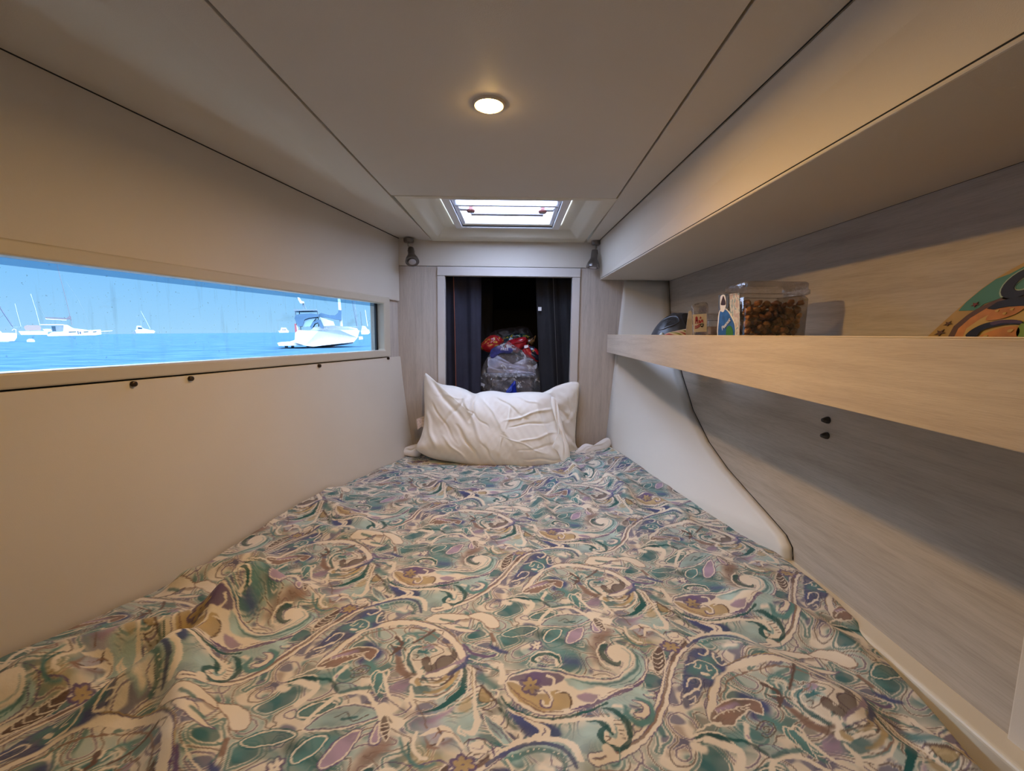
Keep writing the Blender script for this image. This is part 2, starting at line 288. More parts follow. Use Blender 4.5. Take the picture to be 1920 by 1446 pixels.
PRINT = [('s','L',[44.5],20,1,[(-122,611),(-78,592),(-62,612)]),('s','L',[49.0],20,1,[(82,585),(127,589)]),('s','L',[31.1],18,1,[(10,566),(53,581)]),('s','G',[44.5],20,0.85,[(69,807),(118,741)]),('s','N',[21.2],14,0.8,[(93,735),(128,736)]),('s','G',[37.7],20,1,[(-278,609),(-251,571)]),('s','L',[51.8],18,0.8,[(-177,896),(-121,933)]),('s','G',[39.9],16,0.8,[(20,935),(92,944)]),('s','M',[32.2],16,0.7,[(242,864),(281,828)]),('s','L',[35.1],16,1,[(168,644),(222,668)]),('s','N',[21.1],12,1,[(10,634),(40,607),(64,604)]),('s','G',[20.0],12,1,[(-47,701),(-23,680)]),('s','Y',[32.8],22,0.6,[(-134,555),(-94,550)]),('s','L',[27.6],16,0.6,[(-268,630),(-295,626)]),('s','B',[22.6,30.1,22.6],16,0.75,[(197,827),(170,787),(162,746)]),('s','B',[19.5,19.5],14,0.7,[(-205,560),(-180,572)]),('s','M',[19.7],8,0.9,[(-195,678),(-181,678)]),('s','P',[15.6],20,0.8,[(260,677),(287,715)]),('s','B',[13.4],14,0.6,[(206,598),(195,585)]),('s','G',[12.1],16,1,[(66,598),(76,606)]),('s','P',[17.5],0,1,[(-343,731),(-319,779),(-286,826),(-232,847),(-183,844),(-139,825),(-103,790),(-83,749)]),('s','C',[13.7],0,1,[(-343,730),(-319,778),(-286,825),(-231,845),(-183,843),(-139,824),(-103,788),(-83,747)]),('s','B',[2.6],0,1,[(-337,717),(-313,763),(-277,810),(-220,830),(-170,823),(-126,790),(-103,759)]),('s','Y',[2.0],0,1,[(-335,763),(-288,833),(-234,854),(-181,853),(-128,830),(-87,783)]),('s','P',[20.0],0,1,[(369,811),(330,779),(293,729),(263,669),(234,620),(203,590),(168,568),(125,548)]),('s','C',[16.8],0,1,[(369,811),(330,779),(293,729),(263,669),(234,620),(203,590),(168,568),(125,548)]),('s','B',[3.2,4.5,5.2,4.5,3.2],0,1,[(369,811),(330,779),(293,729),(263,669),(234,620),(203,590),(168,568),(125,548)]),('s','P',[1.6],0,1,[(364,811),(325,779),(288,729),(259,668),(230,620),(198,589),(164,568),(121,548)]),('s','T',[1.5,4.7,6.2,6.5,5.5,3.6,1.5],0,1,[(-169,779),(-182,771),(-187,748),(-178,726),(-163,710),(-146,702),(-126,706)]),('s','C',[2.2],0,1,[(-166,784),(-188,777),(-192,751),(-184,724),(-168,706),(-152,697)]),('s','C',[2.2],0,1,[(-169,771),(-180,764),(-181,746),(-173,729),(-157,714),(-140,709),(-120,713),(-103,732)]),('s','P',[1.6],0,1,[(-150,704),(-128,702),(-109,711),(-96,725)]),('f','K',[],0,1,[(-110,777),(-98,764),(-100,747),(-111,729),(-125,715),(-139,711),(-153,720),(-161,736),(-158,746),(-150,749),(-144,740),(-147,733),(-137,732),(-131,747),(-125,756),(-112,759),(-107,768)]),('s','M',[5.7],3,1,[(-160,775),(-154,783),(-145,778),(-152,772)]),('s','B',[2.7],0,1,[(-172,775),(-157,778),(-147,786),(-139,784)]),('f','T',[],0,1,[(-172,756),(-172,768),(-162,766),(-152,770),(-156,762),(-149,758),(-163,758)]),('s','K',[2.2],0,1,[(-178,752),(-168,749),(-171,744)]),('s','K',[3.8],0,1,[(-227,779),(-214,763),(-223,752)]),('s','K',[3.4],0,1,[(-217,758),(-204,772),(-197,766)]),('s','B',[7.1,10.7,8.9,5.3],2,1,[(-205,746),(-191,721),(-176,703),(-163,701)]),('s','G',[5.1],4,1,[(-206,788),(-209,808),(-196,814),(-183,808),(-175,791)]),('s','C',[3.5],2,1,[(-201,791),(-199,802),(-190,802),(-183,791)]),('s','Y',[1.8,7.0,8.1,5.3],2,1,[(-147,692),(-122,694),(-105,709),(-93,728)]),('s','K',[1.0,2.4,4.5,5.2,1.7],0,1,[(-143,687),(-120,685),(-105,695),(-98,711),(-92,723)]),('s','Y',[1.7,6.9,8.7,6.9,3.5],2,1,[(-144,675),(-120,676),(-102,689),(-89,714),(-86,730)]),('s','B',[1.0,2.4,2.7,1.7],0,1,[(-146,669),(-122,667),(-100,676),(-87,696)]),('s','C',[3.8],0,1,[(-137,659),(-115,663),(-95,678),(-83,705),(-84,726)]),('s','D',[2.3,9.4,12.7,11.0,8.4,5.0,1.3],0,1,[(-82,734),(-76,709),(-77,676),(-91,658),(-107,644),(-123,637),(-139,633)]),('d','C',[1.6,4.5],0,1,[(-78,733),(-71,703),(-73,672)]),('s','C',[2.3],0,1,[(-70,733),(-67,694),(-73,662),(-92,641),(-116,629),(-142,626)]),('s','M',[3.1,11.0,6.3,3.1],6,1,[(-136,614),(-117,619),(-97,634),(-89,642)]),('s','B',[1.8],0,1,[(-66,726),(-64,685)]),('s','C',[2.3,4.9,4.2,8.1,11.4,8.1,2.3],0,1,[(-72,740),(-60,710),(-57,666),(-52,633),(-48,613),(-55,596),(-71,604)]),('s','Y',[1.7],0,1,[(-69,735),(-62,707),(-60,668)]),('s','B',[1.4],0,1,[(-58,726),(-54,677)]),('s','C',[3.0,6.0,3.0],0,1,[(-72,608),(-74,599),(-64,593)]),('f','Y',[],3,0.7,[(-80,640),(-74,652),(-63,658),(-59,641),(-66,631),(-78,633)]),('f','Y',[],0,1,[(-50,668),(-42,677),(-33,669),(-24,651),(-35,647),(-47,652)]),('s','K',[1.7],0,1,[(-50,668),(-42,677),(-33,669),(-24,651),(-35,647),(-47,652),(-50,668)]),('s','C',[3.6],0,1,[(-28,653),(-18,661),(-18,671),(-27,673)]),('s','K',[4.9],2,1,[(-46,681),(-24,653),(-11,634)]),('s','C',[3.8],0,1,[(-23,623),(-9,625),(-8,638),(-16,641)]),('s','C',[2.8],0,1,[(-46,637),(-31,622),(-20,619)]),('s','K',[1.6],0,1,[(-41,637),(-26,630)]),('s','P',[10.7],2,1,[(-39,624),(-19,603),(8,587)]),('f','L',[],0,1,[(-39,626),(-29,619),(-13,608),(-2,593),(8,584),(-2,579),(-18,587),(-31,603)]),('s','C',[1.8],0,1,[(-39,626),(-29,619),(-13,608),(-2,593),(8,584),(-2,579),(-18,587),(-31,603),(-39,626)]),('s','P',[1.5],0,1,[(-30,615),(-8,595),(3,582)]),('s','P',[1.4],0,1,[(-25,601),(-11,588)]),('s','C',[5.1],0,1,[(8,580),(20,589),(16,600),(7,600)]),('s','D',[6.3],6,1,[(-16,653),(-2,619),(12,605)]),('s','T',[2.1],0,1,[(-24,582),(0,572),(20,579),(28,594)]),('f','N',[],5,1,[(5,627),(24,625),(56,620),(78,610),(78,594),(53,583),(34,587),(21,604)]),('f','C',[],0,1,[(37,589),(52,587),(65,599),(61,611),(46,618),(24,623),(43,611),(48,602),(39,596)]),('s','P',[1.5],0,1,[(55,609),(57,603),(52,596)]),('f','C',[],0,1,[(-5,691),(7,709),(32,719),(68,719),(111,708),(146,703),(181,704),(208,720),(230,740),(238,763),(225,778),(238,750),(261,751),(261,758),(253,726),(232,696),(199,671),(163,658),(127,646),(94,635),(61,632),(28,640),(4,659),(-7,686)]),('f','L',[],3,1,[(100,701),(145,697),(184,700),(212,716),(233,740),(239,766),(227,779),(251,774),(254,748),(244,721),(225,698),(193,680),(160,688),(118,681)]),('f','C',[],0,1,[(189,776),(215,784),(232,768),(231,745),(212,723),(200,725),(214,743),(194,747)]),('s','G',[1.8,4.7,6.1,5.4,1.8],2,1,[(110,701),(153,693),(194,698),(231,726),(242,758),(234,776)]),('s','L',[2.6],1,1,[(216,776),(230,760),(219,733),(198,714)]),('s','P',[1.6],0,1,[(236,776),(253,756),(248,726),(228,700),(199,683)]),('s','G',[1.6],0,1,[(231,774),(245,748),(234,716),(205,693),(174,687)]),('f','P',[],1,1,[(1,695),(14,707),(48,715),(83,712),(100,703),(85,692),(62,687),(40,691),(19,695)]),('f','Y',[],1,1,[(-2,687),(14,689),(32,674),(56,670),(77,679),(93,677),(107,663),(103,649),(76,641),(47,641),(17,654)]),('s','B',[1.0,2.3,1.7],0,1,[(0,686),(22,661),(54,644)]),('s','B',[1.0,2.9,1.6],0,1,[(5,680),(25,653),(57,638),(89,641)]),('s','P',[1.7,6.0,7.3,6.7,3.7],0,1,[(102,642),(133,652),(169,665),(202,677),(234,699)]),('s','K',[2.3],0,1,[(83,677),(100,673),(106,659),(101,645)]),('s','C',[2.3],0,1,[(80,674),(97,679),(109,669),(109,653)]),('f','M',[],2,1,[(115,671),(136,676),(155,669),(141,658),(122,661)]),('s','C',[2.0],0,1,[(112,661),(137,656),(155,669),(167,672)]),('s','B',[1.7],0,1,[(167,672),(186,678),(189,672)]),('s','C',[2.7],0,1,[(150,669),(155,661),(187,676),(214,683)]),('s','P',[2.5],0,1,[(-5,691),(7,709),(32,719),(68,719),(111,708),(146,703),(181,704),(208,720)]),('s','C',[2.1],0,1,[(-5,695),(7,713),(32,723),(68,723),(112,711),(146,707),(182,708),(209,723)]),('s','P',[1.8],0,1,[(-7,686),(4,659),(28,640),(61,632),(94,635),(127,646),(163,658),(199,671),(232,696),(253,726),(261,758),(251,781),(230,790),(204,790),(190,778),(186,761),(194,747)]),('s','G',[3.9],2,0.7,[(14,711),(41,724),(87,716)]),('s','P',[15.6],0,1,[(43,685),(52,682)]),('s','P',[15.4],0,1,[(40,682),(42,672)]),('s','P',[15.5],0,1,[(36,683),(29,676)]),('s','P',[15.7],0,1,[(35,688),(27,690)]),('s','P',[15.8],0,1,[(38,691),(37,701)]),('s','P',[15.8],0,1,[(42,689),(50,697)]),('s','Y',[8.5,7.5,3.1],0,1,[(43,685),(49,683),(53,682)]),('s','Y',[8.4,7.4,3.0],0,1,[(40,682),(41,675),(42,671)]),('s','Y',[8.5,7.4,3.0],0,1,[(36,683),(31,678),(28,675)]),('s','Y',[8.6,7.5,3.1],0,1,[(35,688),(29,690),(26,691)]),('s','Y',[8.7,7.6,3.1],0,1,[(38,691),(37,698),(37,702)]),('s','Y',[8.6,7.6,3.1],0,1,[(42,689),(47,694),(50,697)]),('s','P',[3.8],0,1,[(39,686),(40,686)]),('s','P',[4.9],0,1,[(63,678),(73,660),(67,648),(56,649),(55,658)]),('s','C',[4.0],0,1,[(63,683),(72,664),(67,651),(59,651),(57,658)]),('s','C',[4.5],0,1,[(56,680),(74,687),(80,700),(69,706)]),('s','B',[2.4,1.6],4,1,[(193,812),(182,795)]),('s','C',[3.0],0,1,[(189,792),(173,778),(167,754),(175,735),(190,728)]),('f','D',[],0,1,[(182,785),(191,785),(184,765),(188,750),(197,743),(209,747),(203,737),(190,734),(178,742),(172,757),(174,774)]),('s','B',[1.6],0,1,[(163,749),(170,730),(185,723)]),('s','C',[12.9],0,1,[(49,740),(48,749),(61,756),(76,756),(90,745),(90,728)]),('s','D',[5.5,8.1,7.4,7.4,8.1,2.6],0,1,[(51,737),(46,747),(59,754),(76,754),(90,745),(93,731)]),('s','G',[1.5],0,1,[(37,747),(50,763),(77,766),(99,753),(100,736),(86,721)]),('s','D',[4.8],0,1,[(-11,659),(5,640),(29,629),(65,625),(101,631),(135,641),(161,651)]),('d','C',[1.3,4.5],0,1,[(-11,663),(5,644),(31,632)]),('s','C',[3.1,6.8,7.8,7.8,6.2],0,1,[(-1,638),(18,629),(65,620),(116,623),(140,619),(157,609),(161,594)]),('s','B',[1.4],0,1,[(12,632),(40,620),(55,619)]),('s','B',[1.4],0,1,[(118,630),(142,628),(161,623)]),('s','D',[1.5,9.1,10.6,9.1,9.1,9.1,9.1,7.6,4.5],0,1,[(151,642),(170,633),(182,616),(185,596),(178,578),(163,569),(147,572),(139,584),(143,595),(152,602)]),('s','D',[1.5,4.6,9.1,4.6],0,1,[(124,617),(139,612),(149,602),(158,589)]),('s','C',[6.0,12.0,13.5,9.0],0,1,[(158,616),(170,606),(172,587),(164,576)]),('s','C',[8.8],0,1,[(160,576),(149,581),(149,589)]),('s','K',[1.4],0,1,[(165,611),(176,613)]),('s','K',[1.4],0,1,[(166,604),(176,606)]),('s','K',[1.4],0,1,[(168,597),(176,598)]),('s','K',[1.3],0,1,[(169,591),(175,591)]),('s','K',[1.3],0,1,[(171,584),(175,585)]),('s','K',[1.3],0,1,[(147,586),(155,582),(147,578)]),('s','G',[4.8,9.5,10.5,11.1,9.5,6.3],3,1,[(189,640),(189,622),(201,611),(219,615),(231,630),(230,647),(214,657)]),('f','C',[],0,1,[(197,627),(207,619),(223,624),(229,639),(219,651),(204,652),(216,643),(214,631)]),('s','P',[1.3],0,1,[(197,627),(207,619),(223,624),(229,639),(219,651),(204,652),(216,643),(214,631),(197,627)]),('s','N',[4.8],5,1,[(198,640),(210,633)]),('s','C',[6.4],3,1,[(172,642),(183,640)]),('s','P',[2.7],0,1,[(227,668),(234,660),(248,663),(252,673),(240,677)]),('s','C',[4.3],0,1,[(232,667),(245,668)]),('s','B',[10.8],4,1,[(281,739),(267,719)]),('f','K',[],0,1,[(294,788),(297,764),(287,736),(266,717),(266,741),(278,769)]),('s','C',[1.7],0,1,[(294,788),(297,764),(287,736),(266,717),(266,741),(278,769),(294,788)]),('s','C',[1.5],0,1,[(278,769),(285,764),(296,773)]),('s','C',[1.5],0,1,[(274,758),(281,753),(293,762)]),('s','C',[1.5],0,1,[(271,747),(278,743),(289,752)]),('s','C',[1.5],0,1,[(267,737),(274,732),(285,741)]),('s','C',[1.4],0,1,[(264,727),(271,722),(282,731)]),('s','P',[9.8],0,1,[(310,788),(314,786)]),('s','P',[9.8],0,1,[(307,785),(306,778)]),('s','P',[9.8],0,1,[(305,786),(299,781)]),('s','P',[9.9],0,1,[(305,789),(300,792)]),('s','P',[9.9],0,1,[(308,792),(309,799)]),('s','P',[9.9],0,1,[(310,791),(316,796)]),('s','C',[5.3,4.7,1.9],0,1,[(310,788),(313,786),(315,785)]),('s','C',[5.3,4.6,1.9],0,1,[(307,785),(306,780),(306,778)]),('s','C',[5.3,4.7,1.9],0,1,[(305,786),(301,783),(298,781)]),('s','C',[5.3,4.7,1.9],0,1,[(305,789),(302,791),(300,792)]),('s','C',[5.4,4.7,1.9],0,1,[(308,792),(309,797),(309,800)]),('s','C',[5.4,4.7,1.9],0,1,[(310,791),(314,794),(317,796)]),('s','P',[2.3],0,1,[(307,789),(308,789)]),('s','K',[5.7],5,1,[(304,751),(325,778),(352,803)]),('s','K',[2.4],0,1,[(307,817),(320,829),(343,827),(345,809),(330,803)]),('s','C',[4.0],0,1,[(314,820),(336,818)]),('s','P',[10.0],0,1,[(56,783),(62,781)]),('s','P',[9.9],0,1,[(54,781),(55,773)]),('s','P',[9.9],0,1,[(51,782),(46,776)]),('s','P',[10.0],0,1,[(51,785),(45,787)]),('s','P',[10.1],0,1,[(53,788),(52,796)]),('s','P',[10.1],0,1,[(56,787),(61,792)]),('s','C',[6.0,5.2,2.1],0,1,[(56,783),(60,782),(63,781)]),('s','C',[5.9,5.2,2.1],0,1,[(54,781),(55,775),(55,772)]),('s','C',[5.9,5.2,2.1],0,1,[(51,782),(48,778),(46,776)]),('s','C',[6.0,5.3,2.2],0,1,[(51,785),(46,787),(44,788)]),('s','C',[6.0,5.3,2.2],0,1,[(53,788),(52,793),(52,797)]),('s','C',[6.0,5.3,2.2],0,1,[(56,787),(59,791),(61,793)]),('s','P',[2.6],0,1,[(53,784),(54,784)]),('s','C',[15.6],1,1,[(145,567),(149,559)]),('s','G',[2.2],0,1,[(162,568),(161,553),(151,544)]),('s','C',[9.7],0,1,[(356,800),(395,823),(443,834),(473,818),(482,790)]),('s','N',[5.7],0,1,[(348,790),(392,817),(438,825),(464,810),(475,778)]),('s','G',[8.7],2,1,[(377,797),(410,812),(441,813),(459,795),(459,774)]),('d','C',[2.8,7.9],0,1,[(378,800),(411,814),(442,814),(461,796),(461,774)]),('s','L',[17.1],4,1,[(417,786),(442,780)]),('s','C',[10.7],5,1,[(425,789),(440,783)]),('f','N',[],4,1,[(334,755),(363,785),(394,782),(399,762),(405,748),(393,726),(367,710),(353,692),(332,678),(302,646),(287,642),(303,692)]),('s','G',[20.3],9,0.9,[(333,722),(384,756)]),('s','G',[13.9],8,1,[(376,728),(352,712)]),('s','C',[2.8],0,1,[(326,735),(355,747),(374,739),(376,720),(358,707)]),('s','C',[2.4],0,1,[(345,741),(340,730),(347,728),(353,736)]),('s','C',[2.4],0,1,[(363,736),(360,725),(368,725)]),('s','C',[5.9],0,1,[(347,717),(356,715)]),('s','C',[2.7],0,1,[(307,687),(323,707),(336,702),(331,685),(320,682)]),('s','C',[3.3],0,1,[(391,776),(387,753),(393,739),(402,745)]),('s','C',[4.3],0,1,[(377,797),(385,782),(373,764),(364,767)]),('s','N',[4.7],0,1,[(377,782),(372,767)]),('s','C',[3.7],0,1,[(296,664),(315,678),(327,680)]),('s','C',[2.2],0,1,[(302,659),(312,666),(309,655),(299,648)]),('d','C',[2.5,7.2],0,1,[(290,659),(275,633)]),('s','C',[2.1],0,1,[(391,761),(401,765),(398,753)]),('s','N',[21.7],9,1,[(397,670),(418,648),(397,635)]),('s','G',[17.4],10,1,[(422,617),(409,631)]),('f','B',[],0,1,[(317,620),(343,649),(372,664),(403,666),(416,657),(410,636),(400,640),(391,647),(370,630),(350,615)]),('s','C',[2.5],0,1,[(317,620),(343,649),(372,664),(403,666),(416,657),(410,636),(400,640),(391,647),(370,630),(350,615),(317,620)]),('s','M',[7.2],4,1,[(341,640),(379,656)]),('s','C',[1.8],0,1,[(326,624),(360,643),(402,658)]),('s','C',[1.4],0,1,[(338,641),(340,632)]),('s','C',[1.4],0,1,[(347,643),(349,635)]),('s','C',[1.4],0,1,[(355,644),(358,638)]),('s','C',[1.4],0,1,[(363,646),(367,641)]),('s','C',[1.4],0,1,[(371,647),(376,644)]),('s','C',[1.4],0,1,[(380,648),(386,647)]),('s','C',[1.4],0,1,[(388,650),(395,651)]),('s','C',[3.4],0,1,[(280,594),(314,614),(335,618)]),('s','K',[1.7],0,1,[(383,609),(405,624),(416,611),(394,593),(387,598)]),('s','P',[1.7],0,1,[(389,609),(402,619),(411,611),(397,599),(388,601)]),('s','K',[1.7],0,1,[(395,609),(399,614),(406,611),(400,604),(390,604)]),('s','C',[8.4],2,1,[(374,618),(365,596),(364,581)]),('s','M',[4.0],0,1,[(366,597),(366,592)]),('s','D',[14.9],3,1,[(289,591),(314,595),(332,582)]),('s','C',[3.3],0,1,[(279,592),(309,601),(329,597),(339,577)]),('s','C',[2.9],0,1,[(282,587),(312,589),(326,574),(344,569)]),('s','C',[14.6],3,1,[(277,578),(288,573)]),('s','G',[9.5],9,1,[(292,561),(314,567)]),('f','G',[],0,1,[(430,613),(440,608),(452,595),(458,577),(463,565),(446,567),(432,580),(424,596)]),('s','C',[2.7],0,1,[(430,613),(440,608),(452,595),(458,577),(463,565),(446,567),(432,580),(424,596),(430,613)]),('s','C',[1.3],0,1,[(433,608),(444,587),(455,570)]),('f','M',[],2,1,[(472,590),(489,597),(497,590),(494,581),(474,570),(468,579)]),('s','C',[15.2],2,1,[(508,609),(506,597)]),('s','C',[4.9],0,1,[(502,592),(525,585),(547,583)]),('s','K',[2.3],0,1,[(509,597),(531,592),(549,594)]),('s','B',[3.5,9.4,10.4,6.9],2,1,[(455,648),(464,624),(478,608),(500,605)]),('s','M',[5.3,10.5,8.8,5.3],2,1,[(522,605),(550,617),(575,637),(591,655)]),('s','C',[3.4,12.0,6.9],1,1,[(570,629),(547,609),(526,601)]),('s','N',[7.0,10.5,7.0],3,1,[(591,653),(583,629),(560,604)]),('s','K',[7.5],1,1,[(442,696),(459,680),(451,657)]),('s','C',[3.8],0,1,[(448,699),(457,689)]),('s','C',[3.0],0,1,[(444,673),(458,671)]),('s','K',[5.0],2,1,[(480,680),(500,702),(515,722)]),('s','K',[2.4],0,1,[(521,723),(532,720),(531,710)]),('s','G',[2.7],1,1,[(619,711),(630,704),(630,682)]),('f','L',[],0,1,[(373,579),(394,581),(410,571),(388,561),(372,567)]),('s','P',[1.6],0,1,[(373,579),(394,581),(410,571),(388,561),(372,567),(373,579)]),('s','P',[1.9],0,1,[(392,578),(404,569)]),('f','C',[],0,1,[(-175,856),(-157,883),(-115,884),(-72,871),(-113,864),(-135,851)]),('s','B',[2.1],0,1,[(-175,856),(-157,883),(-115,884),(-72,871),(-113,864),(-135,851),(-175,856)]),('s','G',[6.6],2,1,[(-146,867),(-120,861)]),('f','C',[],0,1,[(-89,877),(-60,885),(-30,869),(-21,841),(-45,840),(-63,859)]),('s','B',[2.0],0,1,[(-89,877),(-60,885),(-30,869),(-21,841),(-45,840),(-63,859),(-89,877)]),('f','C',[],0,1,[(-143,848),(-111,851),(-77,834),(-61,831),(-92,825),(-125,836)]),('s','P',[2.0],0,1,[(-143,848),(-111,851),(-77,834),(-61,831),(-92,825),(-125,836),(-143,848)]),('s','G',[5.6],2,1,[(-110,842),(-85,840)]),('s','P',[6.6],2,1,[(-88,788),(-71,767),(-40,758),(-26,763)]),('s','C',[3.0],0,1,[(-81,794),(-49,778),(-19,768),(-26,758)]),('s','G',[4.9],2,1,[(-75,742),(-43,733),(-14,715)]),('s','C',[2.5],0,1,[(-73,752),(-39,738),(-11,729)]),('s','K',[2.8],0,1,[(-71,735),(-49,719),(-38,715)]),('s','N',[9.7],4,1,[(-34,784),(-4,768)]),('s','C',[10.2],1,1,[(-14,734),(-10,702),(-13,689)]),('s','B',[8.5],2,1,[(-36,823),(-31,800)]),('s','C',[13.0],2,1,[(12,935),(51,921),(37,887)]),('s','D',[6.2],2,1,[(20,943),(65,936),(90,915)]),('s','D',[19.1],10,0.8,[(58,819),(124,786)]),('s','G',[19.2],9,0.8,[(-12,806),(42,801)]),('s','T',[7.1],0,1,[(-13,817),(5,836),(35,842),(59,835),(35,819),(3,812),(-13,817)]),('f','G',[],0,1,[(-13,817),(5,836),(35,842),(59,835),(35,819),(3,812)]),('s','C',[2.4],0,1,[(-13,817),(5,836),(35,842),(59,835),(35,819),(3,812),(-13,817)]),('s','T',[7.0],0,1,[(69,802),(80,826),(107,834),(100,809),(79,791),(69,802)]),('f','G',[],0,1,[(69,802),(80,826),(107,834),(100,809),(79,791)]),('s','C',[2.3],0,1,[(69,802),(80,826),(107,834),(100,809),(79,791),(69,802)]),('s','P',[6.9],0,1,[(113,791),(124,824),(153,844),(146,814),(127,791),(113,791)]),('f','M',[],0,1,[(113,791),(124,824),(153,844),(146,814),(127,791)]),('s','C',[2.3],0,1,[(113,791),(124,824),(153,844),(146,814),(127,791),(113,791)]),('s','P',[7.2],0,1,[(175,857),(181,844),(185,824),(174,826),(175,857)]),('f','M',[],0,1,[(175,857),(181,844),(185,824),(174,826)]),('s','C',[2.4],0,1,[(175,857),(181,844),(185,824),(174,826),(175,857)]),('s','T',[7.5],0,1,[(45,873),(75,894),(100,888),(78,868),(52,864),(45,873)]),('f','G',[],0,1,[(45,873),(75,894),(100,888),(78,868),(52,864)]),('s','C',[2.5],0,1,[(45,873),(75,894),(100,888),(78,868),(52,864),(45,873)]),('s','C',[7.4],0,1,[(68,845),(95,878),(138,888),(175,871),(133,851),(92,844),(68,845)]),('f','L',[],0,1,[(68,845),(95,878),(138,888),(175,871),(133,851),(92,844)]),('s','P',[2.5],0,1,[(68,845),(95,878),(138,888),(175,871),(133,851),(92,844),(68,845)]),('s','K',[2.1],0,1,[(106,865),(120,875),(134,859),(157,869)]),('s','T',[4.9],0,1,[(118,862),(139,866)]),('s','C',[6.7],0,1,[(64,855),(89,901),(133,912),(167,882)]),('s','G',[6.9],2,1,[(98,912),(143,923),(166,903)]),('s','C',[20.6],1,1,[(175,883),(189,863),(208,857)]),('s','P',[2.1],0,1,[(175,903),(194,890),(216,877)]),('s','K',[2.9],0,1,[(186,870),(196,860)]),('s','B',[2.5],0,1,[(225,897),(244,871),(254,846)]),('s','C',[2.4,11.9,4.0],0,1,[(247,834),(278,846),(305,829)]),('s','K',[3.2],0,1,[(270,846),(281,828),(262,816)]),('s','T',[3.1],0,1,[(232,822),(240,794),(261,789)]),('s','P',[2.3],0,1,[(239,788),(278,794),(298,784)]),('s','C',[5.4],0,1,[(240,840),(241,810),(261,800)]),('s','P',[13.3],0,1,[(-57,542),(-49,540)]),('s','P',[13.2],0,1,[(-60,540),(-57,532)]),('s','P',[13.2],0,1,[(-64,541),(-70,535)]),('s','P',[13.4],0,1,[(-65,545),(-74,547)]),('s','P',[13.5],0,1,[(-63,547),(-66,555)]),('s','P',[13.5],0,1,[(-59,546),(-53,552)]),('s','Y',[8.3,7.3,3.0],0,1,[(-57,542),(-51,541),(-48,540)]),('s','Y',[8.2,7.2,3.0],0,1,[(-60,540),(-58,534),(-57,531)]),('s','Y',[8.2,7.2,3.0],0,1,[(-64,541),(-68,537),(-71,535)]),('s','Y',[8.3,7.3,3.0],0,1,[(-65,545),(-72,546),(-75,547)]),('s','Y',[8.4,7.4,3.0],0,1,[(-63,547),(-65,553),(-66,556)]),('s','Y',[8.4,7.4,3.0],0,1,[(-59,546),(-54,550),(-52,552)]),('s','P',[3.7],0,1,[(-62,543),(-61,543)]),('s','P',[2.0],0,1,[(-56,564),(-61,580),(-50,588),(-32,585),(-21,571),(-21,554)]),('f','C',[],0,1,[(-56,578),(-45,583),(-31,577),(-29,564),(-43,563),(-55,566)]),('s','M',[2.0],0,1,[(-53,572),(-41,570),(-36,577)]),('s','K',[1.7],0,1,[(-29,569),(-30,558),(-40,551)]),('s','G',[2.9,5.7,5.7,2.9],3,1,[(-161,590),(-155,570),(-139,554),(-120,543)]),('s','G',[5.0],4,1,[(-129,548),(-114,543),(-104,547)]),('s','B',[1.5,5.9,2.9],3,1,[(-124,590),(-115,574),(-102,571)]),('s','C',[4.4,7.4,5.9],1,1,[(-103,576),(-97,592),(-79,591),(-69,572)]),('s','B',[5.9],6,0.8,[(-95,579),(-84,586)]),('s','B',[1.3],0,1,[(-111,587),(-104,597),(-82,596),(-72,583)]),('f','K',[],0,1,[(-200,620),(-197,629),(-190,624),(-181,603),(-181,584),(-188,591),(-198,608)]),('s','C',[1.4],0,1,[(-200,620),(-197,629),(-190,624),(-181,603),(-181,584),(-188,591),(-198,608),(-200,620)]),('s','C',[1.1],0,1,[(-197,613),(-188,617)]),('s','C',[1.1],0,1,[(-195,606),(-186,610)]),('s','C',[1.1],0,1,[(-193,599),(-184,603)]),('s','C',[1.0],0,1,[(-191,592),(-182,596)]),('f','G',[],0,1,[(-231,682),(-234,709),(-227,714),(-219,696),(-218,674),(-222,666)]),('s','C',[1.7],0,1,[(-231,682),(-234,709),(-227,714),(-219,696),(-218,674),(-222,666),(-231,682)]),('s','C',[3.5],0,1,[(-228,714),(-217,719),(-212,707),(-218,702)]),('s','C',[3.4,6.8,5.1],0,1,[(-219,705),(-209,683),(-196,662)]),('s','C',[12.1],1,1,[(-166,697),(-156,692)]),('s','Y',[10.4],1,1,[(-159,697),(-154,692)]),('s','C',[6.7],1,1,[(-166,683),(-161,667),(-166,655)]),('s','C',[3.6],0,1,[(-161,663),(-145,657),(-137,657)])]

# ================================================================== SETTING
YE = 2.17; ZC = 1.54; XH = .762
def WX(y, off=0): return -.553 - .275 * (YE - y) - off           # left wall line, tapering towards the head
WN = Vector((1, -.275, 0)).normalized()                            # its normal, into the cabin
def on_wall(px, py, off=0): return hit(px, py, Vector((-.553, YE, 0)) - WN * off, WN)
def WP(y, z, off=0):                                               # point on the wall plane, off metres outboard
    p = Vector((WX(y), y, z)); return p - WN * off
S = lambda o: tag(o, kind='structure')
YN = -.75                                                          # aft end of the cabin, behind the photographer

